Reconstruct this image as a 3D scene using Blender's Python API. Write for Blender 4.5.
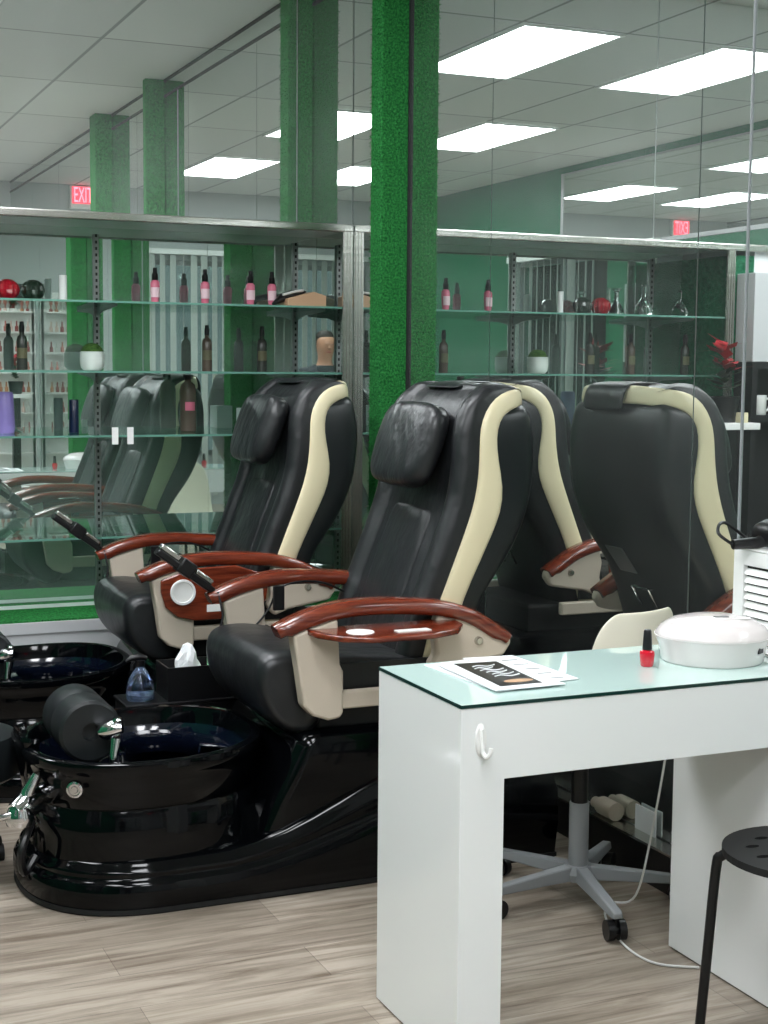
import bpy, bmesh, math, random
from mathutils import Vector, Matrix, Euler
random.seed(7)
sc = bpy.context.scene
for o in list(bpy.data.objects): bpy.data.objects.remove(o)
col = sc.collection
PI = math.pi

# ------------------------------------------------------------------ camera, world, exposure
cam_d = bpy.data.cameras.new('camera'); cam = bpy.data.objects.new('camera', cam_d); col.objects.link(cam); sc.camera = cam
F_PX = 1473.9; yaw, pitch, roll = 0.413596, -0.0974603, 0.00853335
fw = Vector((math.sin(yaw)*math.cos(pitch), math.cos(yaw)*math.cos(pitch), math.sin(pitch)))
rt = Vector((math.cos(yaw), -math.sin(yaw), 0)); up = rt.cross(fw)
r2 = rt*math.cos(roll) + up*math.sin(roll); u2 = -rt*math.sin(roll) + up*math.cos(roll)
m = Matrix((r2, u2, -fw)).transposed().to_4x4(); m.translation = Vector((0, 0, 1.4)); cam.matrix_world = m
cam_d.sensor_fit = 'VERTICAL'; cam_d.sensor_height = 32.0; cam_d.lens = F_PX/1024*32.0
cam_d.clip_start = 0.02; cam_d.clip_end = 200
w = bpy.data.worlds.new('world'); sc.world = w; w.use_nodes = True
w.node_tree.nodes['Background'].inputs[0].default_value = (0.7, 0.8, 0.9, 1); w.node_tree.nodes['Background'].inputs[1].default_value = 0.15
sc.view_settings.view_transform = 'Standard'; sc.view_settings.look = 'None'; sc.view_settings.gamma = 1
sc.view_settings.exposure = 1.2; sc.view_settings.use_curve_mapping = False
LAMP = 10.0                      # brightness of the ceiling troffers
sc.cycles.max_bounces = 14; sc.cycles.glossy_bounces = 10; sc.cycles.transmission_bounces = 8
sc.cycles.transparent_max_bounces = 24; sc.cycles.diffuse_bounces = 4; sc.cycles.sample_clamp_indirect = 6

# ------------------------------------------------------------------ materials
def lin(c):
    return tuple(((x/255)/12.92 if x/255 <= .04045 else ((x/255+.055)/1.055)**2.4) for x in c) + (1,)
def mat(name, rgb, rough=.5, metal=0, coat=0, spec=.5, trans=0, ior=1.45, emit=None, es=0, alpha=1, sheen=0):
    m = bpy.data.materials.new(name); m.use_nodes = True; b = m.node_tree.nodes['Principled BSDF']; I = b.inputs
    I['Base Color'].default_value = lin(rgb) if max(rgb) > 1 or sum(rgb) == 0 else tuple(rgb)+(1,)
    I['Roughness'].default_value = rough; I['Metallic'].default_value = metal; I['Coat Weight'].default_value = coat
    I['Coat Roughness'].default_value = .04; I['Specular IOR Level'].default_value = spec
    I['Transmission Weight'].default_value = trans; I['IOR'].default_value = ior; I['Alpha'].default_value = alpha
    if emit: I['Emission Color'].default_value = lin(emit); I['Emission Strength'].default_value = es
    return m
def nt(m): return m.node_tree, m.node_tree.nodes, m.node_tree.links, m.node_tree.nodes['Principled BSDF']
def noise_color(m, c1, c2, scale, detail=3, stretch=(1,1,1), rough=.6, lo=.3, hi=.7):
    t, N, L, b = nt(m)
    tc = N.new('ShaderNodeTexCoord'); mp = N.new('ShaderNodeMapping'); mp.inputs['Scale'].default_value = stretch
    n = N.new('ShaderNodeTexNoise'); n.inputs['Scale'].default_value = scale; n.inputs['Detail'].default_value = detail; n.inputs['Roughness'].default_value = rough
    r = N.new('ShaderNodeValToRGB'); r.color_ramp.elements[0].color = lin(c1); r.color_ramp.elements[1].color = lin(c2)
    r.color_ramp.elements[0].position = lo; r.color_ramp.elements[1].position = hi
    L.new(tc.outputs['Object'], mp.inputs[0]); L.new(mp.outputs[0], n.inputs['Vector']); L.new(n.outputs[0], r.inputs[0]); L.new(r.outputs[0], b.inputs['Base Color'])
    return n
def noise_bump(m, scale, dist, detail=2, stretch=(1,1,1), strength=1):
    t, N, L, b = nt(m)
    tc = N.new('ShaderNodeTexCoord'); mp = N.new('ShaderNodeMapping'); mp.inputs['Scale'].default_value = stretch
    n = N.new('ShaderNodeTexNoise'); n.inputs['Scale'].default_value = scale; n.inputs['Detail'].default_value = detail
    bp = N.new('ShaderNodeBump'); bp.inputs['Distance'].default_value = dist; bp.inputs['Strength'].default_value = strength
    L.new(tc.outputs['Object'], mp.inputs[0]); L.new(mp.outputs[0], n.inputs['Vector']); L.new(n.outputs[0], bp.inputs['Height']); L.new(bp.outputs[0], b.inputs['Normal'])

M = {}
M['gel'] = mat('black_gelcoat', (4, 5, 7), .07, spec=.3)
M['navy'] = mat('navy_liner', (7, 12, 26), .1, coat=.5)
M['leather'] = mat('black_leather', (27, 29, 31), .40, spec=.55); noise_bump(M['leather'], 7, .02, 4, (1, 1.5, 1), .6)
M['leather_wrinkled'] = mat('wrinkled_black_leather', (30, 32, 34), .36, spec=.6); noise_bump(M['leather_wrinkled'], 10, .022, 3, (1, 1.6, 1), .5); M['leather_soft'] = mat('soft_black_leather', (29, 31, 33), .36, spec=.6); noise_bump(M['leather_soft'], 8, .012, 3, (1, 1, 1), .5)
M['leather_flat'] = mat('black_vinyl', (22, 26, 28), .42, spec=.5); noise_bump(M['leather_flat'], 5, .004, 2)
M['shell'] = mat('black_shell', (17, 22, 24), .36, spec=.5)
M['cream'] = mat('cream_vinyl', (222, 211, 176), .38, coat=.15)
M['beige'] = mat('beige_plastic', (196, 184, 168), .42); noise_bump(M['beige'], 300, .0004)
M['cherry'] = mat('cherry_wood', (110, 44, 26), .24, coat=.5); noise_color(M['cherry'], (76, 24, 14), (134, 58, 34), 9, 4, (1, 9, 9), .6, .3, .75)
M['chrome'] = mat('chrome', (225, 225, 228), .07, 1)
M['steel'] = mat('brushed_steel', (196, 196, 190), .26, 1); noise_bump(M['steel'], 60, .0005, 2, (.05, 1, 1))
M['alu'] = mat('anodised_grey', (150, 152, 152), .35, .8)
M['white'] = mat('white_plastic', (235, 235, 233), .3)
M['gloss_white'] = mat('gloss_white_lacquer', (236, 238, 238), .13, coat=.4)
M['black'] = mat('black_plastic', (16, 16, 18), .35)
M['black_matte'] = mat('matte_black', (20, 21, 22), .6)
M['mint'] = mat('mint_backed_glass', (198, 222, 216), .05, coat=.5)
M['glass_edge'] = mat('dark_glass_edge', (22, 52, 48), .1)
M['greypaint'] = mat('grey_powder_coat', (138, 141, 144), .38)
M['lamp_white'] = mat('pearl_white_plastic', (222, 214, 213), .16, coat=.4)
M['red'] = mat('red_lacquer_glass', (196, 16, 40), .12, coat=.6)
M['pink'] = mat('pink_bottle', (222, 116, 142), .22, coat=.4)
M['pale_pink'] = mat('pale_pink_label', (240, 205, 214), .4)  # serum bottle label; its pink-white glint is put into this pale tone
M['olive'] = mat('olive_label', (104, 98, 74), .5)
M['brownbottle'] = mat('smoky_brown_bottle', (98, 84, 76), .22, coat=.4)
M['darkbottle'] = mat('dark_bottle', (64, 66, 62), .22, coat=.4)
M['navyb'] = mat('navy_tube', (22, 32, 66), .3, coat=.3)
M['lavender'] = mat('lavender_bottle', (150, 128, 200), .3, coat=.3)
M['redball'] = mat('faceted_red', (150, 20, 34), .15, coat=.6)
M['greenball'] = mat('faceted_dark_green', (30, 44, 34), .15, coat=.6)
M['moss'] = mat('green_moss', (56, 92, 38), .9); noise_color(M['moss'], (34, 62, 24), (92, 130, 58), 120); noise_bump(M['moss'], 160, .006)
M['ceramic'] = mat('white_ceramic', (226, 228, 224), .3)
M['tan'] = mat('tan_card', (190, 154, 122), .5)
M['paper'] = mat('white_paper', (232, 234, 236), .6)
M['ink'] = mat('black_ink', (18, 18, 18), .35)
M['skin'] = mat('skin', (186, 134, 108), .5)
M['hair'] = mat('dark_hair', (40, 30, 24), .6)
M['shirt'] = mat('dark_shirt', (34, 38, 46), .8)
M['wallpaint'] = mat('grey_white_paint', (176, 180, 180), .7); noise_bump(M['wallpaint'], 40, .001)
M['whitewall'] = mat('white_paint', (222, 226, 226), .5)
M['darkgap'] = mat('dark_gap', (18, 22, 22), .6)
M['silver_board'] = mat('silver_white_laminate', (196, 198, 200), .3)
M['clear'] = mat('clear_glass', (246, 250, 250), .02, trans=1, ior=1.45)
M['clearplastic'] = mat('clear_plastic', (236, 242, 246), .05, trans=.9, ior=1.3)
M['emit'] = mat('troffer_diffuser', (255, 255, 255), .5, emit=(248, 251, 255), es=LAMP)
M['exitred'] = mat('exit_red_glow', (255, 60, 80), .4, emit=(255, 120, 140), es=1.8)
M['exitface'] = mat('exit_face', (190, 90, 96), .5, emit=(255, 40, 70), es=.9)
M['leafred'] = mat('poinsettia_red', (170, 34, 44), .5)
M['leafgreen'] = mat('leaf_green', (44, 78, 40), .5)
M['teal'] = mat('teal_plastic', (40, 120, 140), .3)
M['slat'] = mat('grey_white_slat', (186, 190, 186), .55)
M['water'] = mat('blue_liquid', (170, 190, 225), .05, trans=.8, ior=1.33)

# turf
M['turf'] = mat('green_turf', (30, 110, 50), .95, spec=.15); noise_color(M['turf'], (10, 66, 32), (66, 164, 84), 120, 3, (1, 1, 1), .7); noise_bump(M['turf'], 150, .012, 2)
M['turfwall'] = mat('faded_green_turf', (30, 100, 70), .95, spec=.15); noise_color(M['turfwall'], (16, 78, 52), (44, 118, 84), 60, 3); noise_bump(M['turfwall'], 120, .008, 2)

# mirror glass: real mirror with a little tint; painted diffuse haze lifts the reflections
def mirror(name, tint, haze, haze_rgb):
    m = bpy.data.materials.new(name); m.use_nodes = True; N = m.node_tree.nodes; L = m.node_tree.links; N.clear()
    g = N.new('ShaderNodeBsdfGlossy'); g.inputs['Color'].default_value = tint+(1,); g.inputs['Roughness'].default_value = 0.0
    d = N.new('ShaderNodeBsdfDiffuse'); d.inputs['Color'].default_value = haze_rgb+(1,)
    n = N.new('ShaderNodeTexNoise'); n.inputs['Scale'].default_value = 3; n.inputs['Detail'].default_value = 5
    tc = N.new('ShaderNodeTexCoord'); L.new(tc.outputs['Object'], n.inputs['Vector'])
    mr = N.new('ShaderNodeMapRange'); mr.inputs['From Min'].default_value = .3; mr.inputs['From Max'].default_value = .75
    mr.inputs['To Min'].default_value = haze*.6; mr.inputs['To Max'].default_value = haze*1.5
    L.new(n.outputs[0], mr.inputs['Value'])
    mx = N.new('ShaderNodeMixShader'); o = N.new('ShaderNodeOutputMaterial')
    L.new(mr.outputs[0], mx.inputs[0]); L.new(g.outputs[0], mx.inputs[1]); L.new(d.outputs[0], mx.inputs[2]); L.new(mx.outputs[0], o.inputs[0])
    return m
M['mirror'] = mirror('mirror_glass', (.78, .82, .80), .035, (.62, .68, .66))
M['mirror_upper'] = mirror('upper_mirror_glass', (.94, .97, .96), .09, (.66, .72, .70))
M['mirror_case'] = mirror('tinted_mirror_glass', (.72, .82, .78), .20, (.55, .66, .62))

# thin glass for shelves (transparent sheets with fresnel-like gloss)
def thin_glass(name, tint, gl):
    m = bpy.data.materials.new(name); m.use_nodes = True; N = m.node_tree.nodes; L = m.node_tree.links; N.clear()
    t = N.new('ShaderNodeBsdfTransparent'); t.inputs['Color'].default_value = tint+(1,)
    g = N.new('ShaderNodeBsdfGlossy'); g.inputs['Roughness'].default_value = .02; g.inputs['Color'].default_value = (.9, 1, .96, 1)
    lw = N.new('ShaderNodeFresnel'); lw.inputs['IOR'].default_value = 1.5
    ad = N.new('ShaderNodeMath'); ad.operation = 'ADD'; ad.inputs[1].default_value = gl; ad.use_clamp = True
    mx = N.new('ShaderNodeMixShader'); o = N.new('ShaderNodeOutputMaterial')
    L.new(lw.outputs[0], ad.inputs[0]); L.new(ad.outputs[0], mx.inputs[0]); L.new(t.outputs[0], mx.inputs[1]); L.new(g.outputs[0], mx.inputs[2]); L.new(mx.outputs[0], o.inputs[0])
    return m
M['glass'] = thin_glass('shelf_glass', (.86, .95, .91), 0.0)
M['shelf_edge'] = mat('green_glass_edge', (96, 142, 128), .2, coat=.3)

# floor planks
def floor_mat():
    m = mat('oak_vinyl_planks', (170, 160, 148), .34); t, N, L, b = nt(m)
    tc = N.new('ShaderNodeTexCoord'); br = N.new('ShaderNodeTexBrick')
    br.inputs['Scale'].default_value = 1; br.inputs['Brick Width'].default_value = 1.22; br.inputs['Row Height'].default_value = .18
    br.inputs['Mortar Size'].default_value = .0009; br.inputs['Mortar Smooth'].default_value = .2; br.offset = .37
    br.inputs['Color1'].default_value = lin((152, 141, 128)); br.inputs['Color2'].default_value = lin((178, 167, 153)); br.inputs['Mortar'].default_value = lin((120, 110, 100))
    L.new(tc.outputs['Object'], br.inputs['Vector'])
    mp = N.new('ShaderNodeMapping'); mp.inputs['Scale'].default_value = (1.3, 16, 1); L.new(tc.outputs['Object'], mp.inputs[0])
    n = N.new('ShaderNodeTexNoise'); n.inputs['Scale'].default_value = 1.8; n.inputs['Detail'].default_value = 7; n.inputs['Roughness'].default_value = .65; n.inputs['Distortion'].default_value = .7
    L.new(mp.outputs[0], n.inputs['Vector'])
    r = N.new('ShaderNodeValToRGB'); r.color_ramp.elements[0].position = .32; r.color_ramp.elements[0].color = lin((150, 139, 128)); r.color_ramp.elements[1].position = .62; r.color_ramp.elements[1].color = (1, 1, 1, 1)
    L.new(n.outputs[0], r.inputs[0])
    mx = N.new('ShaderNodeMixRGB'); mx.blend_type = 'MULTIPLY'; mx.inputs[0].default_value = .85
    L.new(br.outputs['Color'], mx.inputs[1]); L.new(r.outputs[0], mx.inputs[2]); L.new(mx.outputs[0], b.inputs['Base Color'])
    bp = N.new('ShaderNodeBump'); bp.inputs['Distance'].default_value = .001; L.new(n.outputs[0], bp.inputs['Height']); L.new(bp.outputs[0], b.inputs['Normal'])
    return m
M['floor'] = floor_mat()
def ceil_mat():
    m = mat('ceiling_tiles', (212, 214, 210), .85); t, N, L, b = nt(m)
    tc = N.new('ShaderNodeTexCoord'); br = N.new('ShaderNodeTexBrick'); br.offset = 0; br.squash = 1
    mp = N.new('ShaderNodeMapping'); mp.inputs['Location'].default_value = (-.57+.58*8, 1.22*8, 0)
    br.inputs['Scale'].default_value = 1; br.inputs['Brick Width'].default_value = .58; br.inputs['Row Height'].default_value = 1.22
    br.inputs['Mortar Size'].default_value = .010; br.inputs['Mortar Smooth'].default_value = .1
    br.inputs['Color1'].default_value = lin((206, 208, 205)); br.inputs['Color2'].default_value = lin((216, 218, 214)); br.inputs['Mortar'].default_value = lin((150, 152, 150))
    L.new(tc.outputs['Object'], mp.inputs[0]); L.new(mp.outputs[0], br.inputs['Vector']); L.new(br.outputs['Color'], b.inputs['Base Color'])
    return m
M['ceil'] = ceil_mat()

# ------------------------------------------------------------------ mesh helpers
class MB:
    def __init__(s): s.v = []; s.f = []
    def add(s, V, Fc):
        o = len(s.v); s.v += [tuple(p) for p in V]; s.f += [tuple(i+o for i in f) for f in Fc]; return s
    def box(s, x0, x1, y0, y1, z0, z1, M4=None):
        V = [Vector((x, y, z)) for z in (z0, z1) for y in (y0, y1) for x in (x0, x1)]
        if M4: V = [M4 @ p for p in V]
        return s.add(V, [(0,2,3,1), (4,5,7,6), (0,1,5,4), (2,6,7,3), (0,4,6,2), (1,3,7,5)])
    def prism(s, poly, a0, a1, axis='y', M4=None):
        n = len(poly)
        def P(p, a): return Vector((p[0], a, p[1])) if axis == 'y' else (Vector((a, p[0], p[1])) if axis == 'x' else Vector((p[0], p[1], a)))
        V = [P(p, a0) for p in poly]+[P(p, a1) for p in poly]
        if M4: V = [M4 @ p for p in V]
        return s.add(V, [tuple(range(n)), tuple(range(2*n-1, n-1, -1))]+[(i, (i+1) % n, n+(i+1) % n, n+i) for i in range(n)])
    def rings(s, R, cap0=True, cap1=True, closed=True):
        n = len(R[0]); V = [p for r in R for p in r]; Fc = []
        for k in range(len(R)-1):
            for i in range(n if closed else n-1):
                Fc.append((k*n+i, k*n+(i+1) % n, (k+1)*n+(i+1) % n, (k+1)*n+i))
        if cap0: Fc.append(tuple(range(n-1, -1, -1)))
        if cap1: Fc.append(tuple((len(R)-1)*n+i for i in range(n)))
        return s.add(V, Fc)
    def lathe(s, prof, c=(0,0,0), seg=24, sx=1, sy=1, M4=None):
        R = []
        for r, z in prof:
            ring = [Vector((c[0]+math.cos(2*PI*i/seg)*r*sx, c[1]+math.sin(2*PI*i/seg)*r*sy, c[2]+z)) for i in range(seg)]
            R.append([M4 @ p for p in ring] if M4 else ring)
        return s.rings(R)
    def tube(s, pts, r, seg=8, caps=True):
        pts = [Vector(p) for p in pts]; R = []
        rr = r if isinstance(r, (list, tuple)) else [r]*len(pts)
        for i, p in enumerate(pts):
            d = (pts[min(i+1, len(pts)-1)]-pts[max(i-1, 0)]).normalized()
            if i == 0: a = d.orthogonal().normalized()
            else:
                a = (pa - d*pa.dot(d)).normalized()
            pa = a; b = d.cross(a)
            R.append([p+(a*math.cos(2*PI*k/seg)+b*math.sin(2*PI*k/seg))*rr[i] for k in range(seg)])
        return s.rings(R, caps, caps)
    def cyl(s, p0, p1, r, seg=20): return s.tube([p0, p1], r, seg)
    def build(s, name, m, parent=None, smooth=True, bevel=0, seg=2, sub=0, solid=0, loc=None, angle=40):
        me = bpy.data.meshes.new(name); me.from_pydata(s.v, [], s.f); me.update()
        bm = bmesh.new(); bm.from_mesh(me); bmesh.ops.remove_doubles(bm, verts=bm.verts, dist=1e-5)
        bmesh.ops.recalc_face_normals(bm, faces=bm.faces); bm.to_mesh(me); bm.free()
        me.materials.append(m if not isinstance(m, str) else M[m])
        o = bpy.data.objects.new(name, me); col.objects.link(o)
        if parent: o.parent = parent
        if loc: o.location = loc
        if smooth:
            me.polygons.foreach_set('use_smooth', [True]*len(me.polygons))
            if not sub: me.set_sharp_from_angle(angle=math.radians(angle))
        if solid: md = o.modifiers.new('solid', 'SOLIDIFY'); md.thickness = solid; md.offset = 1
        if bevel: md = o.modifiers.new('bevel', 'BEVEL'); md.width = bevel; md.segments = seg; md.limit_method = 'ANGLE'; md.angle_limit = math.radians(35)
        if sub: md = o.modifiers.new('sub', 'SUBSURF'); md.levels = sub; md.render_levels = sub
        return o
def tag(o, label, cat, group=None):
    o['label'] = label; o['category'] = cat
    if group: o['group'] = group
    return o
def thing(name, label, cat, loc=(0,0,0), rz=0, group=None):
    o = bpy.data.objects.new(name, None); col.objects.link(o); o.location = loc; o.rotation_euler = (0, 0, rz); o.empty_display_size = .1
    return tag(o, label, cat, group)
def struct(o): o['kind'] = 'structure'; return o
def dup(root, loc, label=None, rz=None):
    def cp(o, par):
        c = o.copy(); col.objects.link(c); c.parent = par
        for ch in [x for x in kids[o.name]]: cp(ch, c)
        return c
    kids = {}
    for o in bpy.data.objects: kids.setdefault(o.name, []); 
    for o in bpy.data.objects:
        if o.parent: kids[o.parent.name].append(o)
    r = cp(root, None); r.location = loc
    if rz is not None: r.rotation_euler = (0, 0, rz)
    if label: r['label'] = label
    return r
def catmull(P, n=8):
    P = [Vector(p) for p in P]; out = []
    for i in range(len(P)-1):
        p0 = P[max(i-1, 0)]; p1 = P[i]; p2 = P[i+1]; p3 = P[min(i+2, len(P)-1)]
        for k in range(n):
            t = k/n
            out.append(.5*((2*p1)+(p2-p0)*t+(2*p0-5*p1+4*p2-p3)*t*t+(3*p1-p0-3*p2+p3)*t**3))
    out.append(P[-1]); return out
def text_mesh(name, body, size, m, parent, M4, extrude=.001, mirror_x=False):
    cu = bpy.data.curves.new(name, 'FONT'); cu.body = body; cu.size = size; cu.extrude = extrude; cu.align_x = 'CENTER'; cu.align_y = 'CENTER'
    t = bpy.data.objects.new(name+'_tmp', cu); col.objects.link(t)
    dg = bpy.context.evaluated_depsgraph_get(); me = bpy.data.meshes.new_from_object(t.evaluated_get(dg)); bpy.data.objects.remove(t)
    me.name = name; me.transform(M4); me.materials.clear(); me.materials.append(M[m])
    o = bpy.data.objects.new(name, me); col.objects.link(o); o.parent = parent; return o

# ------------------------------------------------------------------ room  (X along the case wall, Y into the room, camera at 0,0)
XM, XL, YW, YB, YF, ZC = 2.30, -1.60, 5.58, 5.99, -2.45, 3.03
struct(MB().box(XL-.1, XM+.1, YF-.1, YB+.1, -.1, 0).build('floor', 'floor', smooth=False))
struct(MB().box(XL-.1, XM+.1, YF-.1, YB+.1, ZC, ZC+.1).build('ceiling', 'ceil', smooth=False))
struct(MB().box(XM+.008, XM+.12, YF-.1, YB+.1, 0, ZC).build('wall_right', 'wallpaint', smooth=False))
wb = MB().box(XL-.1, XM+.008, YB+.012, YB+.12, 0, 1.974); wb.box(XL-.1, XM+.008, YW+.01, YB+.12, 1.974, ZC); wb.box(XL-.1, .30, YW+.01, YB+.012, 0, 1.974)
struct(wb.build('wall_back', 'whitewall', smooth=False))
# left wall: turf for y<.62 and y>2.05, window with blinds between
wl = MB().box(XL-.12, XL, YF-.1, YB+.1, 0, .75); wl.box(XL-.12, XL, YF-.1, YB+.1, 2.32, ZC)
wl.box(XL-.12, XL, YF-.1, .62, .75, 2.32); wl.box(XL-.12, XL, 2.1, YB+.1, .75, 2.32)
struct(wl.build('wall_left', 'turfwall', smooth=False))
wf = MB().box(XL-.12, XM+.12, YF-.12, YF, 0, .5); wf.box(XL-.12, XM+.12, YF-.12, YF, 2.45, ZC); wf.box(1.0, XM+.12, YF-.12, YF, .5, 2.45); wf.box(XL-.12, XL+.1, YF-.12, YF, .5, 2.45)
struct(wf.build('wall_front', 'wallpaint', smooth=False))
# windows: frame + pane
def window(n, horizontal, a0, a1, z0, z1, c):
    def bx(mb, p0, p1, q0, q1, t0, t1):
        return mb.box(p0, p1, t0, t1, q0, q1) if horizontal else mb.box(t0, t1, p0, p1, q0, q1)
    f = MB(); k = .05
    bx(f, a0, a1, z0, z0+k, c-.05, c+.02); bx(f, a0, a1, z1-k, z1, c-.05, c+.02)
    for p in (a0, (a0+a1)/2-k/2, a1-k): bx(f, p, p+k, z0+k, z1-k, c-.05, c+.02)
    o = struct(f.build('window_%d' % n, 'alu', smooth=False))
    g = MB(); bx(g, a0+k, a1-k, z0+k, z1-k, c-.02, c-.014); g.build('pane', 'glass', o, smooth=False)
window(1, True, XL+.1, 1.0, .5, 2.45, YF-.05)
window(2, False, .62, 2.1, .75, 2.32, XL-.05)
def blinds(name, horizontal, a0, a1, z0, z1, c, label):
    t = thing(name, label, 'blinds', ((a0+a1)/2 if horizontal else c, c if horizontal else (a0+a1)/2, z0))
    s = MB(); n = int((a1-a0)/.105); L0 = a1-a0
    for i in range(n):
        p = -L0/2+(i+.5)*L0/n; ang = math.radians(38+random.uniform(-7, 7)) if i % 9 else math.radians(70)
        dx, dy = .05*math.cos(ang), .05*math.sin(ang)
        A = (p-dx, -dy) if horizontal else (-dy, p-dx); B = (p+dx, dy) if horizontal else (dy, p+dx)
        nx, ny = ((B[1]-A[1]), -(B[0]-A[0])); ll = math.hypot(nx, ny); nx *= .002/ll; ny *= .002/ll
        s.prism([(A[0], A[1]), (B[0], B[1]), (B[0]+nx, B[1]+ny), (A[0]+nx, A[1]+ny)], 0, z1-z0, 'z')
    s.build('slats', 'slat', t, smooth=False)
    h = MB().box(-L0/2, L0/2, -.03, .03, z1-z0, z1-z0+.05) if horizontal else MB().box(-.03, .03, -L0/2, L0/2, z1-z0, z1-z0+.05)
    h.build('head_rail', 'white', t, smooth=False)
blinds('vertical_blinds', True, XL+.12, .98, .1, 2.5, YF+.08, 'grey-white vertical blinds across the front window, seen in the case mirror')
blinds('vertical_blinds', False, .66, 2.08, .5, 2.3, XL+.08, 'grey-white vertical blinds over the side window, seen in the right mirror')

# mirror panels ------------------------------------------------------------------
def mirror_panel(label, x0, x1, y0, y1, z0, z1, m='mirror'):
    o = MB().box(0, x1-x0, 0, y1-y0, 0, z1-z0).build('mirror_panel', m, smooth=False, loc=(x0, y0, z0)); tag(o, label, 'mirror', 'wall mirror panels'); return o
g = .0025
sm = [(4.38, YB, 'tall mirror panel behind the bright green turf post in the corner'),
      (3.225, 4.38, 'tall mirror panel behind the two black massage chairs, right of the turf post'),
      (3.02, 3.225, 'narrow mirror strip between the wall seam and the steel edge trim'),
      (2.1, 3.02, 'mirror panel right of the steel trim, above the white louvered cabinet'),
      (.9, 2.1, 'wall mirror panel beside the camera, past the right edge of the photo'),
      (-.3, .9, 'wall mirror panel next to the white retail rack'), (-1.4, -.3, 'wall mirror panel behind the retail rack, towards the front'), (YF, -1.4, 'last wall mirror panel beside the front wall')]
for y0, y1, lb in sm: mirror_panel(lb, XM, XM+.006, y0+g, y1-g, .115, 2.93)
for y0, y1, lb in sm[:1]: pass
# mirror frieze over the panels, up to the ceiling
mirror_panel('long narrow mirror frieze along the ceiling above the tall wall panels', XM, XM+.006, YF, YW, 2.945, 3.015)
o = MB().box(XM-.006, XM+.007, YF, YW, 2.93, 2.942).box(XM-.006, XM+.007, YF, YW, 3.017, 3.03).build('trim_1', 'darkgap', smooth=False); struct(o)
o = MB().box(2.245, XM+.006, YF, YW, 0, .105).build('baseboard_right', 'black', smooth=False); struct(o)
o = MB().box(2.243, XM, YF, YW, .105, .112).build('trim_2', 'steel', smooth=False); struct(o)
o = MB().box(XM-.003, XM+.004, 3.015, 3.021, .112, 2.93).build('trim_3', 'greypaint', smooth=False); struct(o)
for x0, x1, lb in [(2.06, XM, 'narrow upper mirror above the case, tucked in the corner left of the turf post'), (.86, 2.06, 'upper mirror above the case showing the ceiling and reflected posts'),
                   (-.34, .86, 'upper mirror above the left end of the case'), (XL, -.34, 'upper mirror on the case wall next to the side wall')]:
    mirror_panel(lb, x0+g, x1-g, YW, YW+.006, 1.974, ZC-.002, 'mirror_upper')
mirror_panel('dark framed mirror band high on the left wall, seen doubled in the right mirror', XL+.001, XL+.007, .62, YW, 2.36, 2.96)
fr = MB().box(XL, XL+.012, .58, YW, 2.33, 2.36).box(XL, XL+.012, .58, YW, 2.96, 2.975).box(XL, XL+.012, .585, .62, 2.36, 2.96).build('trim_4', 'alu', smooth=False); struct(fr)
for z in (2.6,):
    pass
# ceiling lights --------------------------------------------------------------
def troffer():
    t = thing('ceiling_light', 'x', 'ceiling light', (0, 0, ZC), group='recessed ceiling lights')
    f = MB(); a, b = .285, .605
    f.box(-a, a, -b, -b+.02, -.012, -.001).box(-a, a, b-.02, b, -.012, -.001).box(-a, -a+.02, -b+.02, b-.02, -.012, -.001).box(a-.02, a, -b+.02, b-.02, -.012, -.001)
    f.build('frame', 'white', t, smooth=False)
    MB().box(-a+.02, a-.02, -b+.02, b-.02, -.006, -.002).build('diffuser', 'emit', t, smooth=False)
    return t
LT = [(.86, 4.27, 'white ceiling light nearest the case, mirrored largest at top of right mirror'), (-.28, 4.27, 'ceiling light over the left side, bluish in the right mirror beside the seam'),
      (-.28, 1.70, 'ceiling light left of the camera, mirrored just right of the turf post'), (.86, 1.70, 'ceiling light above the camera, mirrored left of the turf post'),
      (.86, -.65, 'rear ceiling light mirrored between two green posts at upper left'), (-.28, -.65, 'rear ceiling light mirrored lowest beside the turf post')]
t0 = troffer()
for i, (x, y, lb) in enumerate(LT):
    if i == 0: t0.location = (x, y, ZC-.001); t0['label'] = lb
    else: dup(t0, (x, y, ZC-.001), lb)

# turf posts --------------------------------------------------------------------
def turf_post(y0, y1, label, blades=0, zb=.112):
    t = thing('turf_post', label, 'post', (2.243, (y0+y1)/2, zb), group='turf covered posts')
    d = (y1-y0)/2
    MB().box(-.058, .056, -d, d, 0, ZC-zb-.001).build('turf_wrap', 'turf', t, smooth=False, bevel=.006)
    MB().box(.048, .0565, -d-.007, -d, 0, ZC-zb-.001).build('edge_strip', 'darkgap', t, smooth=False)
    if blades:
        b = MB(); rnd = random.Random(3)
        for k in range(blades):
            z = rnd.uniform(.2, ZC-.14); 
            if rnd.random() < .55: p = Vector((rnd.uniform(-.058, .038), -d, z)); n = Vector((0, -1, 0))
            else: p = Vector((-.058, rnd.uniform(-d, d), z)); n = Vector((-1, 0, 0))
            tip = p + n*rnd.uniform(.004, .009)+Vector((rnd.uniform(-.004, .004), rnd.uniform(-.004, .004), rnd.uniform(-.007, .003)))
            s = Vector((0, 0, .0014)) if rnd.random() < .5 else n.cross(Vector((0, 0, .0014)))
            b.add([p-s, p+s, tip], [(0, 1, 2)])
        o = b.build('turf_pile', 'turf', t, smooth=False); o['kind'] = 'stuff'
    return t
turf_post(5.03, 5.13, 'bright green turf-wrapped post in the mirror corner behind the chairs', 16000)
turf_post(2.69, 2.75, 'green turf-wrapped post just past the right edge, seen in the upper left mirror', 0, 1.25)
turf_post(1.30, 1.46, 'green turf-wrapped post behind the camera, leftmost in the upper left mirror')

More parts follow.
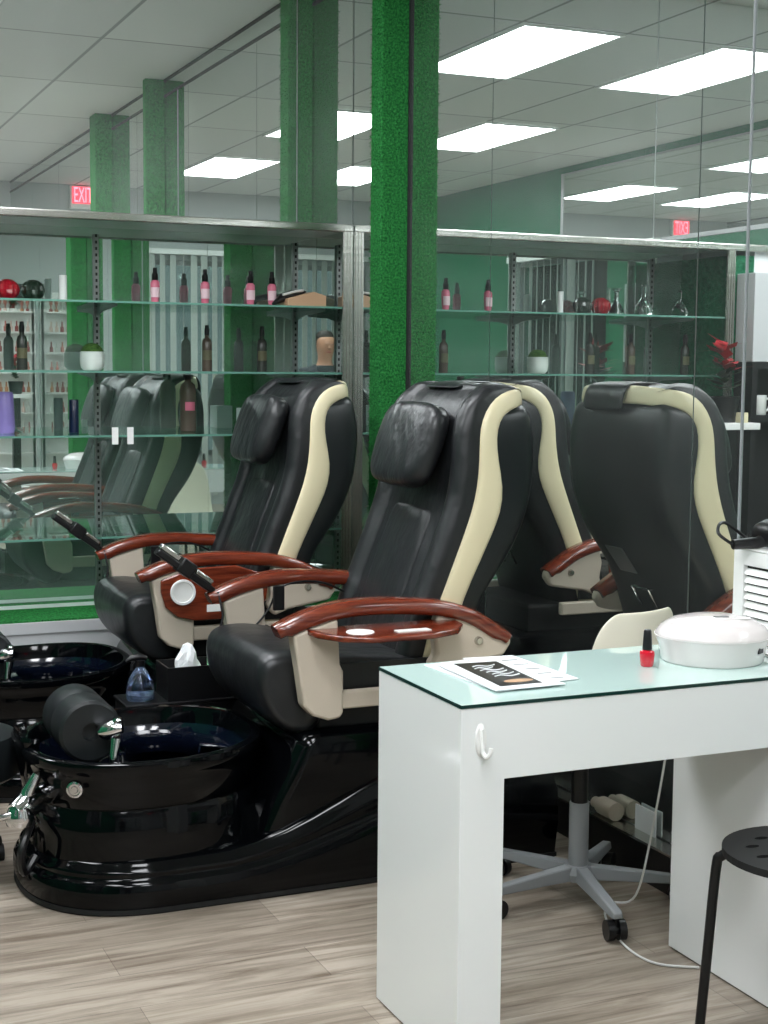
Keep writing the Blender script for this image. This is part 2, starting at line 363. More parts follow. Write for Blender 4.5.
# exit signs ---------------------------------------------------------------------
t = thing('exit_sign', 'red lit exit sign on the front wall, seen in the mirrors', 'exit sign', (1.66, YF+.03, 2.935))
MB().box(-.115, .115, -.03, .02, -.12, .085).build('housing', 'white', t, smooth=False, bevel=.006)
MB().box(-.10, .10, .02, .024, -.075, .078).build('face', 'exitface', t, smooth=False)
text_mesh('lettering', 'EXIT', .135, 'exitred', t, Matrix.Translation((0, .026, -.003)) @ Matrix.Rotation(PI, 4, 'Z') @ Matrix.Rotation(PI/2, 4, 'X') @ Matrix.Diagonal((.62, 1.45, 1, 1)), .001)

# ------------------------------------------------------------------ display case
CX0 = .42
case = thing('display_case', 'long glass display case with mirrored back, steel posts and white plinth', 'display case', (0, YW, 0))
def cp(mb, name, m, **k): return mb.build(name, m, case, **k)
yb = YB-YW
cp(MB().box(CX0, XM-.001, 0, yb, 0, .425), 'plinth', 'silver_board', smooth=False)
cp(MB().box(CX0, XM-.002, -.006, 0, .385, .43), 'plinth_rail', 'silver_board', smooth=False, bevel=.002)
cp(MB().box(CX0, XM-.002, 0, yb-.006, .425, .437), 'turf_floor', 'turf', smooth=False)
cp(MB().box(CX0, XM-.002, yb-.13, yb-.045, .437, .4385), 'turf_line', 'white', smooth=False)
cp(MB().box(CX0, XM-.001, yb-.006, yb, .437, 1.952), 'back_mirror', 'mirror_case', smooth=False)
cp(MB().box(CX0, XM-.001, 0, yb, 1.952, 1.972), 'top_board', 'silver_board', smooth=False)
cp(MB().box(CX0-.9, XM-.002, -.018, 0, 1.943, 1.973), 'header_rail', 'steel', smooth=False, bevel=.004)
def shelf(z, x1=XM-.012):
    s = cp(MB().box(CX0+.02, x1, .006, yb-.008, z-.008, z), 'shelf', 'glass', smooth=False)
    MB().box(CX0+.02, x1, .003, .006, z-.008, z).build('shelf_edge', 'shelf_edge', s, smooth=False); return s
for z in (1.645, 1.38, 1.135): shelf(z)
s = shelf(.745)
for x0 in (XM-.045, CX0):     # corner posts
    p = MB().box(x0, x0+.042, -.012, .0, .43, 1.948); 
    for k in range(3): p.box(x0+.004+k*.013, x0+.011+k*.013, -.016, -.012, .43, 1.948)
    cp(p, 'corner_post', 'steel', smooth=False)
# end panel at the left
cp(MB().box(.301, CX0+.004, .012, yb, .437, 1.925), 'end_panel', 'turfwall', smooth=False)
def standard(x):
    s = MB().box(x-.011, x+.011, yb-.02, yb-.0065, .437, 1.925).build('shelf_standard', 'alu', case, smooth=False)
    sl = MB()
    for k in range(58): sl.box(x-.004, x+.004, yb-.0205, yb-.02, .46+k*.0255, .472+k*.0255)
    sl.build('slots', 'darkgap', s, smooth=False)
    for z in (1.645, 1.38, 1.135, .745):
        MB().prism([(yb-.02, z-.05), (yb-.02, z-.009), (.05, z-.009), (.05, z-.018), (yb-.12, z-.03)], x-.0025, x+.0025, 'x').build('shelf_bracket', 'alu', s, smooth=False)
for x in (1.345, 2.2, .60): standard(x)
for x in (1.322, 1.381):
    pass
# ---- little stands clipped on the third shelf
def clip(x, lb): tag(MB().box(-.012, .012, -.006, .0, -.035, .03).build('shelf_clip', 'white', smooth=False, loc=(x, YW+.0, 1.135)), lb, 'clip', 'white shelf clips')
clip(1.322, 'left of two small white clips on the edge of the third shelf'); clip(1.381, 'right of two small white clips on the edge of the third shelf')

IY = 5.83
def bottle(kind, x, z, y=IY, s=1.0, label='', m='darkbottle', capm='black', group=None):
    P = {'spray': [(.0001, 0), (.019, 0), (.0205, .004), (.0205, .115), (.017, .128), (.009, .136), (.009, .146)],
         'serum': [(.0001, 0), (.012, 0), (.0145, .02), (.017, .06), (.0165, .078), (.010, .086), (.008, .088)],
         'big': [(.0001, 0), (.032, 0), (.034, .006), (.034, .165), (.028, .19), (.013, .203), (.012, .21)],
         'tube': [(.0001, 0), (.014, 0), (.015, .003), (.015, .10), (.014, .104), (.0001, .104)],
         'navy': [(.0001, 0), (.019, 0), (.019, .125), (.017, .13), (.0001, .13)],
         'lav': [(.0001, 0), (.036, 0), (.04, .02), (.034, .15), (.03, .16), (.0001, .16)]}[kind]
    C = {'spray': [(.0095, .146), (.0105, .148), (.0105, .170), (.0085, .174), (.008, .186), (.0001, .187)],
         'serum': [(.0105, .086), (.0115, .088), (.0115, .108), (.008, .112), (.0075, .13), (.0001, .131)],
         'big': [(.013, .21), (.014, .214), (.014, .228), (.0001, .23)]}.get(kind)
    t = thing({'spray': 'spray_bottle', 'serum': 'serum_bottle', 'big': 'lotion_bottle', 'tube': 'tube', 'navy': 'deodorant_tube', 'lav': 'shampoo_bottle'}[kind], label, 'bottle', (x, y, z+.0005), group=group)
    b = MB().lathe([(r*s, h*s) for r, h in P], seg=20).build('body', m, t)
    if C:
        c = MB().lathe([(r*s, h*s) for r, h in C], seg=16)
        if kind == 'big': c.box(-.02*s, .008*s, -.005*s, .005*s, C[-1][1]*s-.012*s, C[-1][1]*s)
        c.build('cap', capm, t)
    if kind in ('spray', 'big', 'serum'):
        r = P[3][0]*s+.0006; z0, z1 = (.045, .085) if kind != 'big' else (.085, .12)
        if kind == 'serum': z0, z1 = .025, .06; r = .0175*s
        lb = MB(); R = []
        for h in (z0*s, z1*s): R.append([Vector((math.cos(a)*r, math.sin(a)*r, h)) for a in [math.radians((200 if kind != 'big' else 235)+i*(14 if kind != 'big' else 8)) for i in range(10)]])
        lb.rings(R, False, False, False); lb.build('label', 'pale_pink' if kind == 'serum' else ('pink' if kind == 'big' else 'olive'), t)
    return t
gp = 'pink serum bottles on the top case shelf'
for i, x in enumerate((.2657*IY, .3013*IY, .3345*IY, .3505*IY)):
    bottle('serum', x, 1.645, s=1.12, m='pink', group=gp, label=['leftmost pink pump bottle on the top shelf of the glass case', 'second pink pump bottle from the left on the top case shelf', 'third pink pump bottle from the left on the top case shelf', 'rightmost pink pump bottle, beside the tan box on the top shelf'][i])
bottle('tube', 1.182, 1.645, m='white', label='small plain white tube right of the faceted balls on the top shelf')
gs = 'spray bottles on the second case shelf'
for x, mm, lb in ((1.02, 'darkbottle', 'dark spray bottle left of the moss planter on the second case shelf'), (1.764, 'brownbottle', 'brown spray bottle on the second case shelf, left one of the middle pair'), (2.0, 'darkbottle', 'dark spray bottle on the second shelf, nearest the case corner post'), (.80, 'brownbottle', 'brown spray bottle under the glass flasks, seen in the right mirror'), (.50, 'darkbottle', 'dark spray bottle at the far left end of the second shelf, in the right mirror')):
    bottle('spray', x, 1.38, s=1.0, m=mm, label=lb, group=gs)
bottle('big', 1.683, 1.1355, s=1.0, m='brownbottle', label='large brown lotion bottle with a pink label on the third case shelf')
bottle('navy', 1.218, 1.135, m='navyb', label='slim navy blue tube on the third case shelf below the planter')
bottle('lav', .95, 1.135, m='lavender', label='lavender tub at the left edge on the third case shelf')
o = MB().box(-.035, .035, -.05, .05, 0, .095).build('carton', 'paper', smooth=False, bevel=.002, loc=(1.93, 5.8, 1.1355)); tag(o, 'small white carton on the third case shelf behind the rear chair', 'box')
# tan kit box with brushes in the shelf corner
t = thing('makeup_kit', 'tan folding makeup box with black brush on the top shelf corner', 'box', (2.17, 5.8, 1.6455))
MB().prism([(-.085, 0), (.085, 0), (.085, .05), (.03, .065), (-.085, .035)], -.05, .05).build('box', 'tan', t, smooth=False, bevel=.003)
b = MB().tube([(-.14, -.02, .012), (-.09, 0, .04), (-.03, .02, .058), (.02, .02, .068)], [.006, .02, .016, .004], 10); b.build('brush', 'black', t)
MB().tube([(-.10, -.03, .05), (-.04, -.02, .066), (.0, 0, .072)], .005, 8).build('handle', 'white', t)
# faceted balls
def ball(x, m, lb):
    t = MB(); R = []
    for k in range(9):
        th = PI*(k+.0)/8; r = max(.0005, .042*math.sin(th)); z = .042-.042*math.cos(th)
        R.append([Vector((math.cos(2*PI*i/24)*r*(1+.1*(i % 2)), math.sin(2*PI*i/24)*r*(1+.1*(i % 2)), z)) for i in range(24)])
    o = t.rings(R).build('ribbed_ball', m, smooth=False, loc=(x, IY, 1.6455)); tag(o, lb, 'ornament')
ball(1.065, 'greenball', 'dark green ribbed glass ball on the top case shelf'); ball(.968, 'redball', 'red ribbed glass ball beside the green one on the top shelf')
# flasks
for x, s, lb in ((.885, .9, 'clear cone-shaped glass flask next to the red ball, seen in right mirror'), (.735, 1.0, 'tallest round clear glass flask, middle of three in the right mirror'), (.535, .85, 'small round clear glass flask nearest the case end, in right mirror')):
    pr = [(.0001, 0), (.03, 0), (.044, .012), (.047, .028), (.036, .055), (.013, .085), (.009, .12), (.009, .14), (.016, .147)]
    if s == .9: pr = [(.0001, 0), (.045, 0), (.047, .006), (.03, .045), (.013, .085), (.010, .12), (.022, .135), (.024, .14)]
    o = MB().lathe([(r*s, z*s) for r, z in pr], seg=24).build('glass_flask', 'clear', loc=(x, IY, 1.6458)); tag(o, lb, 'flask', 'clear glass flasks on the top shelf')
# planter
t = thing('moss_planter', 'round white pot with a green moss dome on the second case shelf', 'planter', (1.293, IY, 1.3805))
MB().lathe([(.0001, 0), (.034, 0), (.045, .012), (.0485, .035), (.0475, .072), (.044, .074), (.044, .066), (.0001, .066)], seg=28).build('pot', 'ceramic', t)
MB().lathe([(.043, .064), (.042, .08), (.034, .095), (.02, .105), (.0001, .108)], seg=24).build('moss', 'moss', t)

# ------------------------------------------------------------------ pedicure massage chair
def interp(T, x):
    if x <= T[0][0]: return T[0][1]
    for (a, b), (c, d) in zip(T, T[1:]):
        if x <= c: return b+(d-b)*(x-a)/(c-a)
    return T[-1][1]
X0, Y0 = 1.5, 3.92
def pedi_chair(lb, tray_down):
    t = thing('pedicure_chair', lb, 'pedicure chair', (X0, Y0, 0), group='black pedicure massage chairs')
    P = lambda mb, name, m, par=t, **k: mb.build(name, m, par, **k)
    # -- base skirt
    def outline(inset, n=40):
        hw = .335-inset; cxn = 1.0-X0; a = .345-inset; pts = []
        for i in range(n+1):
            th = PI/2+PI*i/n; c, s_ = math.cos(th), math.sin(th)
            pts.append((cxn+a*math.copysign(abs(c)**.85, c), hw*math.copysign(abs(s_)**.85, s_)))
        xe = 2.12-X0-inset; st = [(cxn+(xe-cxn)*k/14, -hw) for k in range(1, 15)]
        return pts+st+[(p[0], hw) for p in reversed(st)]
    lay = [(0, 0), (0, .12), (-.006, .3), (-.004, .56), (.004, .64), (.012, .67), (.013, .72), (.010, .76), (.014, .82), (.024, .87), (.028, .92), (.034, .96), (.06, 1.0), (.10, 1.02)]
    Hx = lambda x: .135+.225*(lambda q: q*q*(3-2*q))(min(1, max(0, (x-(1.12-X0))/.72)))
    R = []
    for ins, k in lay:
        R.append([Vector((x, y, Hx(x)*k if k > .12 else .135*k)) for x, y in outline(ins)])
    P(MB().rings(R), 'base', 'gel', angle=60)
    P(MB().rings([[Vector((x, y, .004)) for x, y in outline(-.004)], [Vector((x, y, .016)) for x, y in outline(-.004)]]), 'base_gasket', 'black_matte')
    # tower under the seat with a fluted front
    tw = MB(); R = []
    for z, x0, hw in [(.10, 1.24, .285), (.16, 1.25, .285), (.24, 1.28, .29), (.32, 1.315, .30), (.385, 1.345, .30), (.41, 1.36, .295), (.42, 1.375, .28)]:
        x0 -= X0; x1 = 2.10-X0; ring = []
        c = .05
        for (px, py, a0) in [(x1-c, hw-c, 0), (x0+c, hw-c, 90), (x0+c, -hw+c, 180), (x1-c, -hw+c, 270)]:
            for k in range(6):
                a = math.radians(a0+k*18); ring.append(Vector((px+c*math.cos(a), py+c*math.sin(a), z)))
        R.append(ring)
    P(tw.rings(R), 'tower', 'gel')
    P(MB().box(1.42-X0, 2.0-X0, -.24, .24, .415, .52), 'seat_box', 'black_matte', smooth=False, bevel=.01)
    # -- basin
    cx = .99-X0
    def ell(a, b, z, n=64, p=.82): return [Vector((cx+a*math.copysign(abs(math.cos(2*PI*i/n))**p, math.cos(2*PI*i/n)), b*math.copysign(abs(math.sin(2*PI*i/n))**p, math.sin(2*PI*i/n)), z+.012*max(0, math.cos(2*PI*i/n)))) for i in range(n)]
    R = [ell(.306, .29, .115), ell(.307, .291, .18), ell(.308, .293, .255), ell(.304, .289, .259), ell(.304, .289, .264), ell(.309, .294, .268), ell(.312, .298, .33), ell(.316, .302, .352), ell(.322, .309, .358), ell(.324, .311, .375), ell(.322, .309, .388), ell(.312, .299, .394), ell(.298, .285, .390), ell(.292, .279, .372), ell(.285, .272, .34)]
    bas = P(MB().rings(R, True, False), 'basin', 'gel', angle=50)
    R = [ell(.286, .273, .345), ell(.276, .262, .32), ell(.262, .245, .24), ell(.23, .21, .18), ell(.15, .13, .165), ell(.02, .02, .165)]
    P(MB().rings(R, False, True), 'basin_liner', 'navy', bas)
    # inner sloped heel ledge
    R = []
    for a, z in ((.24, .30), (.235, .325), (.20, .338), (.13, .342), (.12, .30)):
        R.append([Vector((cx+.06+a*math.cos(th)*.9, .02+a*.95*math.sin(th), z)) for th in [math.radians(-20+k*10) for k in range(0, 23)]])
    P(MB().rings(R, False, False, False), 'heel_ledge', 'navy', bas, solid=.006)
    # spout lip at the nose
    R = []
    for k, (a, z) in enumerate(((.02, .20), (.05, .30), (.07, .37), (.082, .405), (.078, .412), (.07, .404), (.05, .36))):
        R.append([Vector((cx-.285-a*.62*math.cos(th), .04+1.25*a*math.sin(th), z)) for th in [math.radians(-90+i*15) for i in range(13)]])
    P(MB().rings(R, False, False, False), 'front_lip', 'gel', bas, solid=.004)
    # jet button
    j = MB().lathe([(.0001, .012), (.008, .012), (.010, .008), (.014, .008), (.016, .012), (.021, .010), (.023, 0)], seg=24, M4=Matrix.Translation((.757-X0, -.262, .33)) @ Matrix.Rotation(math.radians(-28), 4, 'Z') @ Matrix.Rotation(PI/2, 4, 'X') )
    P(j, 'jet_button', 'chrome', bas)
    # drain faucet at the nose
    f = MB().tube([(.69-X0, -.10, .27), (.655-X0, -.13, .262), (.62-X0, -.155, .25)], [.034, .038, .026], 14)
    f.tube([(.655-X0, -.13, .25), (.66-X0, -.135, .30), (.685-X0, -.13, .34)], [.022, .018, .013], 10)
    f.tube([(.62-X0, -.16, .25), (.57-X0, -.17, .245), (.53-X0, -.17, .25)], [.010, .008, .011], 10)
    f.lathe([(.0001, 0), (.033, .004), (.038, .024), (.028, .05), (.0001, .056)], c=(.635-X0, -.15, .215), seg=14)
    P(f, 'drain_faucet', 'chrome', bas)
    h = MB().tube(catmull([(.67-X0, -.13, .22), (.635-X0, -.17, .15), (.645-X0, -.15, .09), (.68-X0, -.12, .12)], 5), .011, 8); P(h, 'drain_hose', 'black', bas)
    # hand shower
    hs = MB().tube([(.862-X0, -.232, .380), (.866-X0, -.228, .41), (.872-X0, -.222, .44)], [.012, .013, .016], 12)
    hs.tube([(.888-X0, -.226, .468), (.872-X0, -.218, .466), (.852-X0, -.205, .458), (.838-X0, -.196, .452)], [.014, .022, .025, .017], 16)
    hs.lathe([(.0001, .0), (.012, .001), (.014, .005), (.012, .010), (.0001, .012)], c=(.876-X0, -.222, .484), seg=14)
    P(hs, 'hand_shower', 'chrome', bas)
    # foot rest roll with a hollow end
    fr = MB().lathe([(.022, .02), (.024, .0), (.074, .0), (.082, .007), (.083, .02), (.083, .11), (.0815, .115), (.083, .12), (.083, .225), (.076, .238), (.0001, .24)], seg=36, M4=Matrix.Translation((.818-X0, -.172, .450)) @ Matrix.Rotation(math.radians(-90), 4, 'X'))
    P(fr, 'foot_rest', 'leather_flat')
    P(MB().prism([(.79-X0, .36), (.855-X0, .36), (.845-X0, .43), (.80-X0, .43)], -.13, -.11), 'foot_rest_bracket', 'black', smooth=False)
    # -- seat
    def puff(prof, hw, rnd, n=7):
        c = (sum(p[0] for p in prof)/len(prof), sum(p[1] for p in prof)/len(prof)); R = []
        ys = [(-hw+rnd*(1-math.cos(PI/2*k/n)), 1-(rnd/.18)*(1-math.sin(PI/2*k/n))) for k in range(n+1)]
        full = ys+[(0, 1.012)]+[(-y, s) for y, s in reversed(ys)]
        for y, s in full: R.append([Vector((c[0]+(p[0]-c[0])*s-X0, y, c[1]+(p[1]-c[1])*s)) for p in prof])
        return MB().rings(R)
    lr = [(p.x, p.y) for p in catmull([(1.43, .630, 0), (1.365, .640, 0), (1.30, .639, 0), (1.262, .620, 0), (1.248, .575, 0), (1.258, .51, 0), (1.290, .455, 0), (1.335, .418, 0), (1.385, .405, 0), (1.42, .42, 0), (1.44, .46, 0), (1.445, .56, 0)], 3)]
    P(puff(lr, .258, .05), 'leg_rest', 'leather_soft')
    sc_ = [(p.x, p.y) for p in catmull([(1.425, .615, 0), (1.46, .624, 0), (1.60, .612, 0), (1.76, .595, 0), (1.80, .57, 0), (1.80, .52, 0), (1.76, .505, 0), (1.47, .505, 0), (1.43, .53, 0)], 3)]
    P(puff(sc_, .262, .04), 'seat_cushion', 'leather')
    MBs = MB().tube([(1.435-X0, -.225, .627), (1.435-X0, 0, .632), (1.435-X0, .225, .627)], .0035, 6); P(MBs, 'seam_piping', 'leather')
    # -- backrest
    W = .282
    lv = [(.48, 1.69, 1.77, 1.83), (.60, 1.715, 1.80, 1.87), (.68, 1.735, 1.82, 1.90), (.76, 1.769, 1.846, 1.925), (.85, 1.804, 1.890, 2.0), (.93, 1.836, 1.930, 2.045), (1.00, 1.862, 1.962, 2.07), (1.07, 1.880, 1.969, 2.085), (1.15, 1.888, 1.950, 2.092), (1.21, 1.889, 1.946, 2.090), (1.255, 1.898, 1.958, 2.082)]
    wk = [1, 1, 1, 1, 1, 1, 1, .995, .985, .97, .95]
    Fp = [(f_, z, w_) for (z, f_, r_, s_), w_ in zip(lv, wk)]+[(1.925, 1.303, .93), (1.965, 1.332, .90)]
    Rp = [(r_, z-.003, w_) for (z, f_, r_, s_), w_ in zip(lv, wk)]+[(1.985, 1.276, .925), (2.015, 1.287, .885)]
    side = [(Vector((f_[0]-X0, -W*f_[2], f_[1])), Vector((r_[0]-X0, -W*r_[2], r_[1]))) for f_, r_ in zip(Fp, Rp)]
    top = [((2.01, 1.343, .86), (2.04, 1.290, .83)), ((2.045, 1.346, .78), (2.062, 1.292, .74)), ((2.06, 1.349, .6), (2.075, 1.296, .57)), ((2.066, 1.352, .3), (2.082, 1.298, .28)), ((2.068, 1.353, 0), (2.084, 1.299, 0))]
    arch = side+[(Vector((a[0]-X0, -W*a[2], a[1])), Vector((b[0]-X0, -W*b[2], b[1]))) for a, b in top]
    arch = arch+[(Vector((a.x, -a.y, a.z)), Vector((b.x, -b.y, b.z))) for a, b in reversed(arch[:-1])]
    V = []; cen = Vector((1.9-X0, 0, 1.0))
    R = []
    for a, b in arch:
        mid = (a+b)/2; out = Vector((.25 if abs(mid.y) < .2 else 0, math.copysign(1, mid.y) if abs(mid.y) > .2 else 0, .35 if mid.z > 1.25 else 0))
        if out.length == 0: out = Vector((1, 0, .3))
        out.normalize(); d = out*.014
        R.append([a-d*.8, a+d*.5, a*.72+b*.28+d, a*.28+b*.72+d, b+d*.5, b-d*.8])
    MBt = MB().rings(R); P(MBt, 'trim_band', 'cream', sub=1)
    # rear shell
    rows = []
    for i, ((z, f_, r_, s_), w_) in enumerate(zip(lv, wk)):
        w0 = W*w_; rows.append([(r_-.004, -w0, z), ((r_+s_)/2, -w0, z), (s_-.02, -w0*.96, z), (s_-.002, -w0*.86, z), (s_+.006, -w0*.5, z), (s_+.008, 0, z)])
    rows.append([(1.985, -W*.925, 1.276), (2.03, -W*.925, 1.285), (2.06, -W*.90, 1.288), (2.068, -W*.8, 1.288), (2.076, -W*.5, 1.288), (2.08, 0, 1.288)])
    rows.append([(1.99, -W*.86, 1.29), (2.02, -W*.86, 1.296), (2.045, -W*.83, 1.30), (2.05, -W*.75, 1.302), (2.058, -W*.5, 1.304), (2.06, 0, 1.304)])
    R = [[Vector((x-X0, y, z)) for x, y, z in r]+[Vector((x-X0, -y, z)) for x, y, z in reversed(r[:-1])] for r in rows]
    sh = P(MB().rings(R, False, False, False), 'rear_shell', 'shell', sub=1)
    # rear sticker and handle (they lie on the sloping shell)
    def onshell(z, y): 
        sx = interp([(a[0], a[3]) for a in lv], z); return Vector((sx+.012-X0, y, z))
    def quad_on(y0, y1, z0, z1, off=.002):
        a, b, c, d = onshell(z0, y0), onshell(z0, y1), onshell(z1, y1), onshell(z1, y0); n = (b-a).cross(d-a).normalized()*off
        if n.x < 0: n = -n
        m_ = MB(); m_.rings([[a, b, c, d], [a+n*1.5, b+n*1.5, c+n*1.5, d+n*1.5]]); return m_
    P(quad_on(.05, .15, .745, .83), 'sticker', 'alu', sh, smooth=False)
    hd = MB().tube([onshell(.70, -.01)+Vector((.0, 0, 0)), onshell(.70, -.01)+Vector((.015, 0, 0)), onshell(.70, .08)+Vector((.015, 0, 0)), onshell(.70, .08)], .0045, 8)
    hd.tube([onshell(.64, -.01), onshell(.70, -.01)+Vector((.015, 0, 0))], .0045, 8); hd.tube([onshell(.64, .08), onshell(.70, .08)+Vector((.015, 0, 0))], .0045, 8)
    P(hd, 'pull_handle', 'chrome', sh)
    # front cushion
    rows = []
    for i, ((fx, z, w_)) in enumerate(Fp):
        w0 = W*w_+.002; bx = fx-.058+(0 if z < 1.25 else (z-1.25)*.1); d = -.0 if z < 1.28 else .012
        rows.append([(fx+.012, -w0, z), (fx-.03, -w0*1.005, z+d), (bx+.004, -w0*.97, z+d), (bx-.004, -w0*.88, z+d), (bx, -w0*.76, z+d), (bx+.026, -w0*.70, z+d), (bx+.018, -w0*.6, z+d), (bx+.012, -w0*.3, z+d), (bx+.012, 0, z+d)])
    for (fx, z, w_, bx) in ((2.01, 1.343, .87, 1.925), (2.03, 1.346, .85, 2.0)):
        w0 = W*w_; zz = z+.010
        rows.append([(fx, -w0, z), (fx-.02, -w0, zz), (bx, -w0*.95, zz+.004), (bx, -w0*.88, zz+.008), (bx, -w0*.76, zz+.008), (bx, -w0*.70, zz-.002), (bx, -w0*.6, zz+.004), (bx, -w0*.3, zz+.006), (bx, 0, zz+.006)])
    rows.append([(2.055, y*W, 1.335) for y in (-.78, -.78, -.76, -.72, -.66, -.6, -.5, -.3, 0)])
    R = [[Vector((x-X0, y, z)) for x, y, z in r]+[Vector((x-X0, -y, z)) for x, y, z in reversed(r[:-1])] for r in rows]
    P(MB().rings(R, False, False, False), 'backrest_cushion', 'leather', sub=2)
    # inner closing pad (thickness between cushion and shell)
    # lumbar pad
    R = []
    for z, s_ in ((.63, .9), (.645, 1), (.80, 1), (.985, 1), (1.0, .9)):
        bx = interp([(a[0], a[1]-.058) for a in lv], z)
        R.append([Vector((bx+dx-X0, y*s_, z)) for dx, y in ((.03, -.145), (.008 if s_ == 1 else .014, -.14), (.002 if s_ == 1 else .010, -.08), (.002 if s_ == 1 else .010, .08), (.008 if s_ == 1 else .014, .14), (.03, .145))])
    P(MB().rings(R), 'lumbar_pad', 'leather', sub=2)
    # pillow
    pm = MB(); R = []
    n = 20; A, B, T = .182, .126, .046
    tilt = Matrix.Translation((1.792-X0, -.012, 1.178)) @ Matrix.Rotation(math.radians(19), 4, 'Y')
    for k in range(n+1):
        ph = -PI/2+PI*k/n; cz = math.copysign(abs(math.sin(ph))**.42, math.sin(ph)); cr = abs(math.cos(ph))**.42
        ring = []
        for i in range(28):
            th = 2*PI*i/28; c, s_ = math.cos(th), math.sin(th)
            wy = A*(1-.08*max(0, -cz))
            ring.append(tilt @ Vector((T*math.copysign(abs(c)**.8, c)*cr*(1-.15*cz*cz), wy*math.copysign(abs(s_)**.36, s_)*min(1, cr*1.0+.0), B*cz)))
        R.append(ring)
    pil = P(pm.rings(R), 'headrest_pillow', 'leather_wrinkled')
    st = MB(); R = []
    for x, z in ((1.905, 1.340), (1.93, 1.350), (1.95, 1.355), (1.98, 1.358), (2.05, 1.358), (2.078, 1.352), (2.092, 1.33), (2.098, 1.295), (2.10, 1.272)):
        R.append([Vector((x-X0, -.10, z-.001)), Vector((x-X0, .02, z+.002)), Vector((x-X0, .14, z-.001))])
    P(st.rings(R, False, False, False), 'pillow_flap', 'leather_flat', pil, solid=.006, sub=1)
    # -- arms
    prof_t = [(1.272, .722), (1.30, .734), (1.36, .757), (1.45, .777), (1.55, .782), (1.66, .776), (1.76, .765), (1.85, .738), (1.915, .70), (1.97, .664)]
    for sgn in (-1, 1):
        R = []
        yc = sgn*.302
        cp_ = catmull([(a, b, 0) for a, b in prof_t], 3)
        for q, p in enumerate(cp_):
            th = .042 if 2 < q < len(cp_)-2 else .034; hwid = .036 if q > 2 else .028+.003*q
            nx = cp_[min(q+1, len(cp_)-1)]-cp_[max(q-1, 0)]; nx = Vector((-nx.y, nx.x)).normalized()
            bt = (p.x-nx.x*th, p.y-nx.y*th)
            tx, tz, bx, bz = p.x-X0, p.y, bt[0]-X0, bt[1]
            mx_, mz = (tx*.75+bx*.25), (tz*.75+bz*.25); lx, lz = (tx*.2+bx*.8), (tz*.2+bz*.8)
            R.append([Vector(v) for v in ((tx, yc-hwid*.6, tz), (tx, yc+hwid*.6, tz), (mx_, yc+hwid, mz), (lx, yc+hwid, lz), (bx, yc+hwid*.8, bz), (bx, yc-hwid*.8, bz), (lx, yc-hwid, lz), (mx_, yc-hwid, mz))])
        arm = P(MB().rings(R), 'armrest', 'cherry', angle=60)
        sup = [(1.318, .70), (1.445, .735), (1.452, .612), (1.462, .592), (1.462, .478), (1.452, .466), (1.42, .462), (1.375, .478), (1.349, .504), (1.335, .60)]
        P(MB().prism([(a-X0, b) for a, b in sup], yc-.03, yc+.022), 'arm_support', 'beige', bevel=.012, seg=3)
        rb = [(1.745, .735), (1.73, .68), (1.74, .62), (1.72, .59), (1.75, .555), (1.80, .575), (1.88, .588), (1.95, .60), (1.975, .635), (1.965, .66), (1.9, .70), (1.83, .735)]
        rbo = P(MB().prism([(a-X0, b) for a, b in rb], yc-.022, yc+.018), 'rear_bracket', 'beige', bevel=.01, seg=3)
        P(MB().lathe([(.0001, .012), (.009, .012), (.012, .006), (.013, 0)], seg=16, M4=Matrix.Translation((1.868-X0, yc+sgn*.021, .648)) @ Matrix.Rotation(-sgn*PI/2, 4, 'X')), 'bolt_cap', 'steel', rbo)
        P(MB().box(1.44-X0, 1.90-X0, yc-.018, yc+.012, .487, .535), 'side_rail', 'beige', bevel=.006)
        # inner side panel, seat side
        P(MB().box(1.46-X0, 1.80-X0, yc-sgn*.034-.004, yc-sgn*.034+.004, .535, .60), 'side_panel', 'leather_flat', smooth=False)
        if sgn == -1:
            if not tray_down:
                pts = [(1.355, 0), (1.364, -.085), (1.405, -.155), (1.48, -.195), (1.65, -.195), (1.74, -.155), (1.788, -.085), (1.80, 0)]
                pl = [(a-X0, yc+.0+b) for a, b in pts]
                tr = P(MB().prism(pl, .696, .712, 'z'), 'tray', 'cherry', bevel=.005, seg=3)
                MB().lathe([(.0001, .002), (.036, .002), (.038, 0)], c=(1.475-X0, yc-.11, .712), seg=28).build('cup_ring', 'white', tr)
                MB().box(1.565-X0, 1.66-X0, yc-.155, yc-.125, .712, .7145).build('label_plate', 'white', tr, smooth=False)
            else:
                pts = [(1.345, .70), (1.345, .66), (1.36, .61), (1.40, .575), (1.46, .56), (1.62, .56), (1.68, .58), (1.71, .62), (1.72, .70), (1.6, .74), (1.45, .735)]
                yo = yc-.048
                tr = P(MB().prism([(a-X0, b) for a, b in pts], yo, yo+.014), 'tray', 'cherry', bevel=.005, seg=3)
                MB().lathe([(.0001, .002), (.033, .002), (.035, .007), (.042, .007), (.043, .0), (.0001, .0005)], seg=28, M4=Matrix.Translation((1.418-X0, yo-.0, .658)) @ Matrix.Rotation(PI/2, 4, 'X')).build('cup_ring', 'white', tr)
                MB().box(1.50-X0, 1.60-X0, yo-.002, yo, .588, .612).build('label_plate', 'white', tr, smooth=False)
                P(MB().lathe([(.0001, .004), (.05, .004), (.053, 0)], c=(1.56-X0, yc+.07, .752), seg=28, sy=.6), 'cup_plate', 'steel')
        else:
            a = Vector((1.295-X0, yc, .735)); b = Vector((1.125-X0, yc, .862)); d = (b-a).normalized(); ang = math.atan2(d.z, -d.x)
            rm = Matrix.Translation(a) @ Matrix.Rotation(ang, 4, 'Y')
            rh = P(MB().box(-.212, .0, -.020, .020, -.016, .004, M4=rm).box(-.135, -.085, -.026, .026, -.020, .026, M4=rm), 'remote_holder', 'black', bevel=.004)
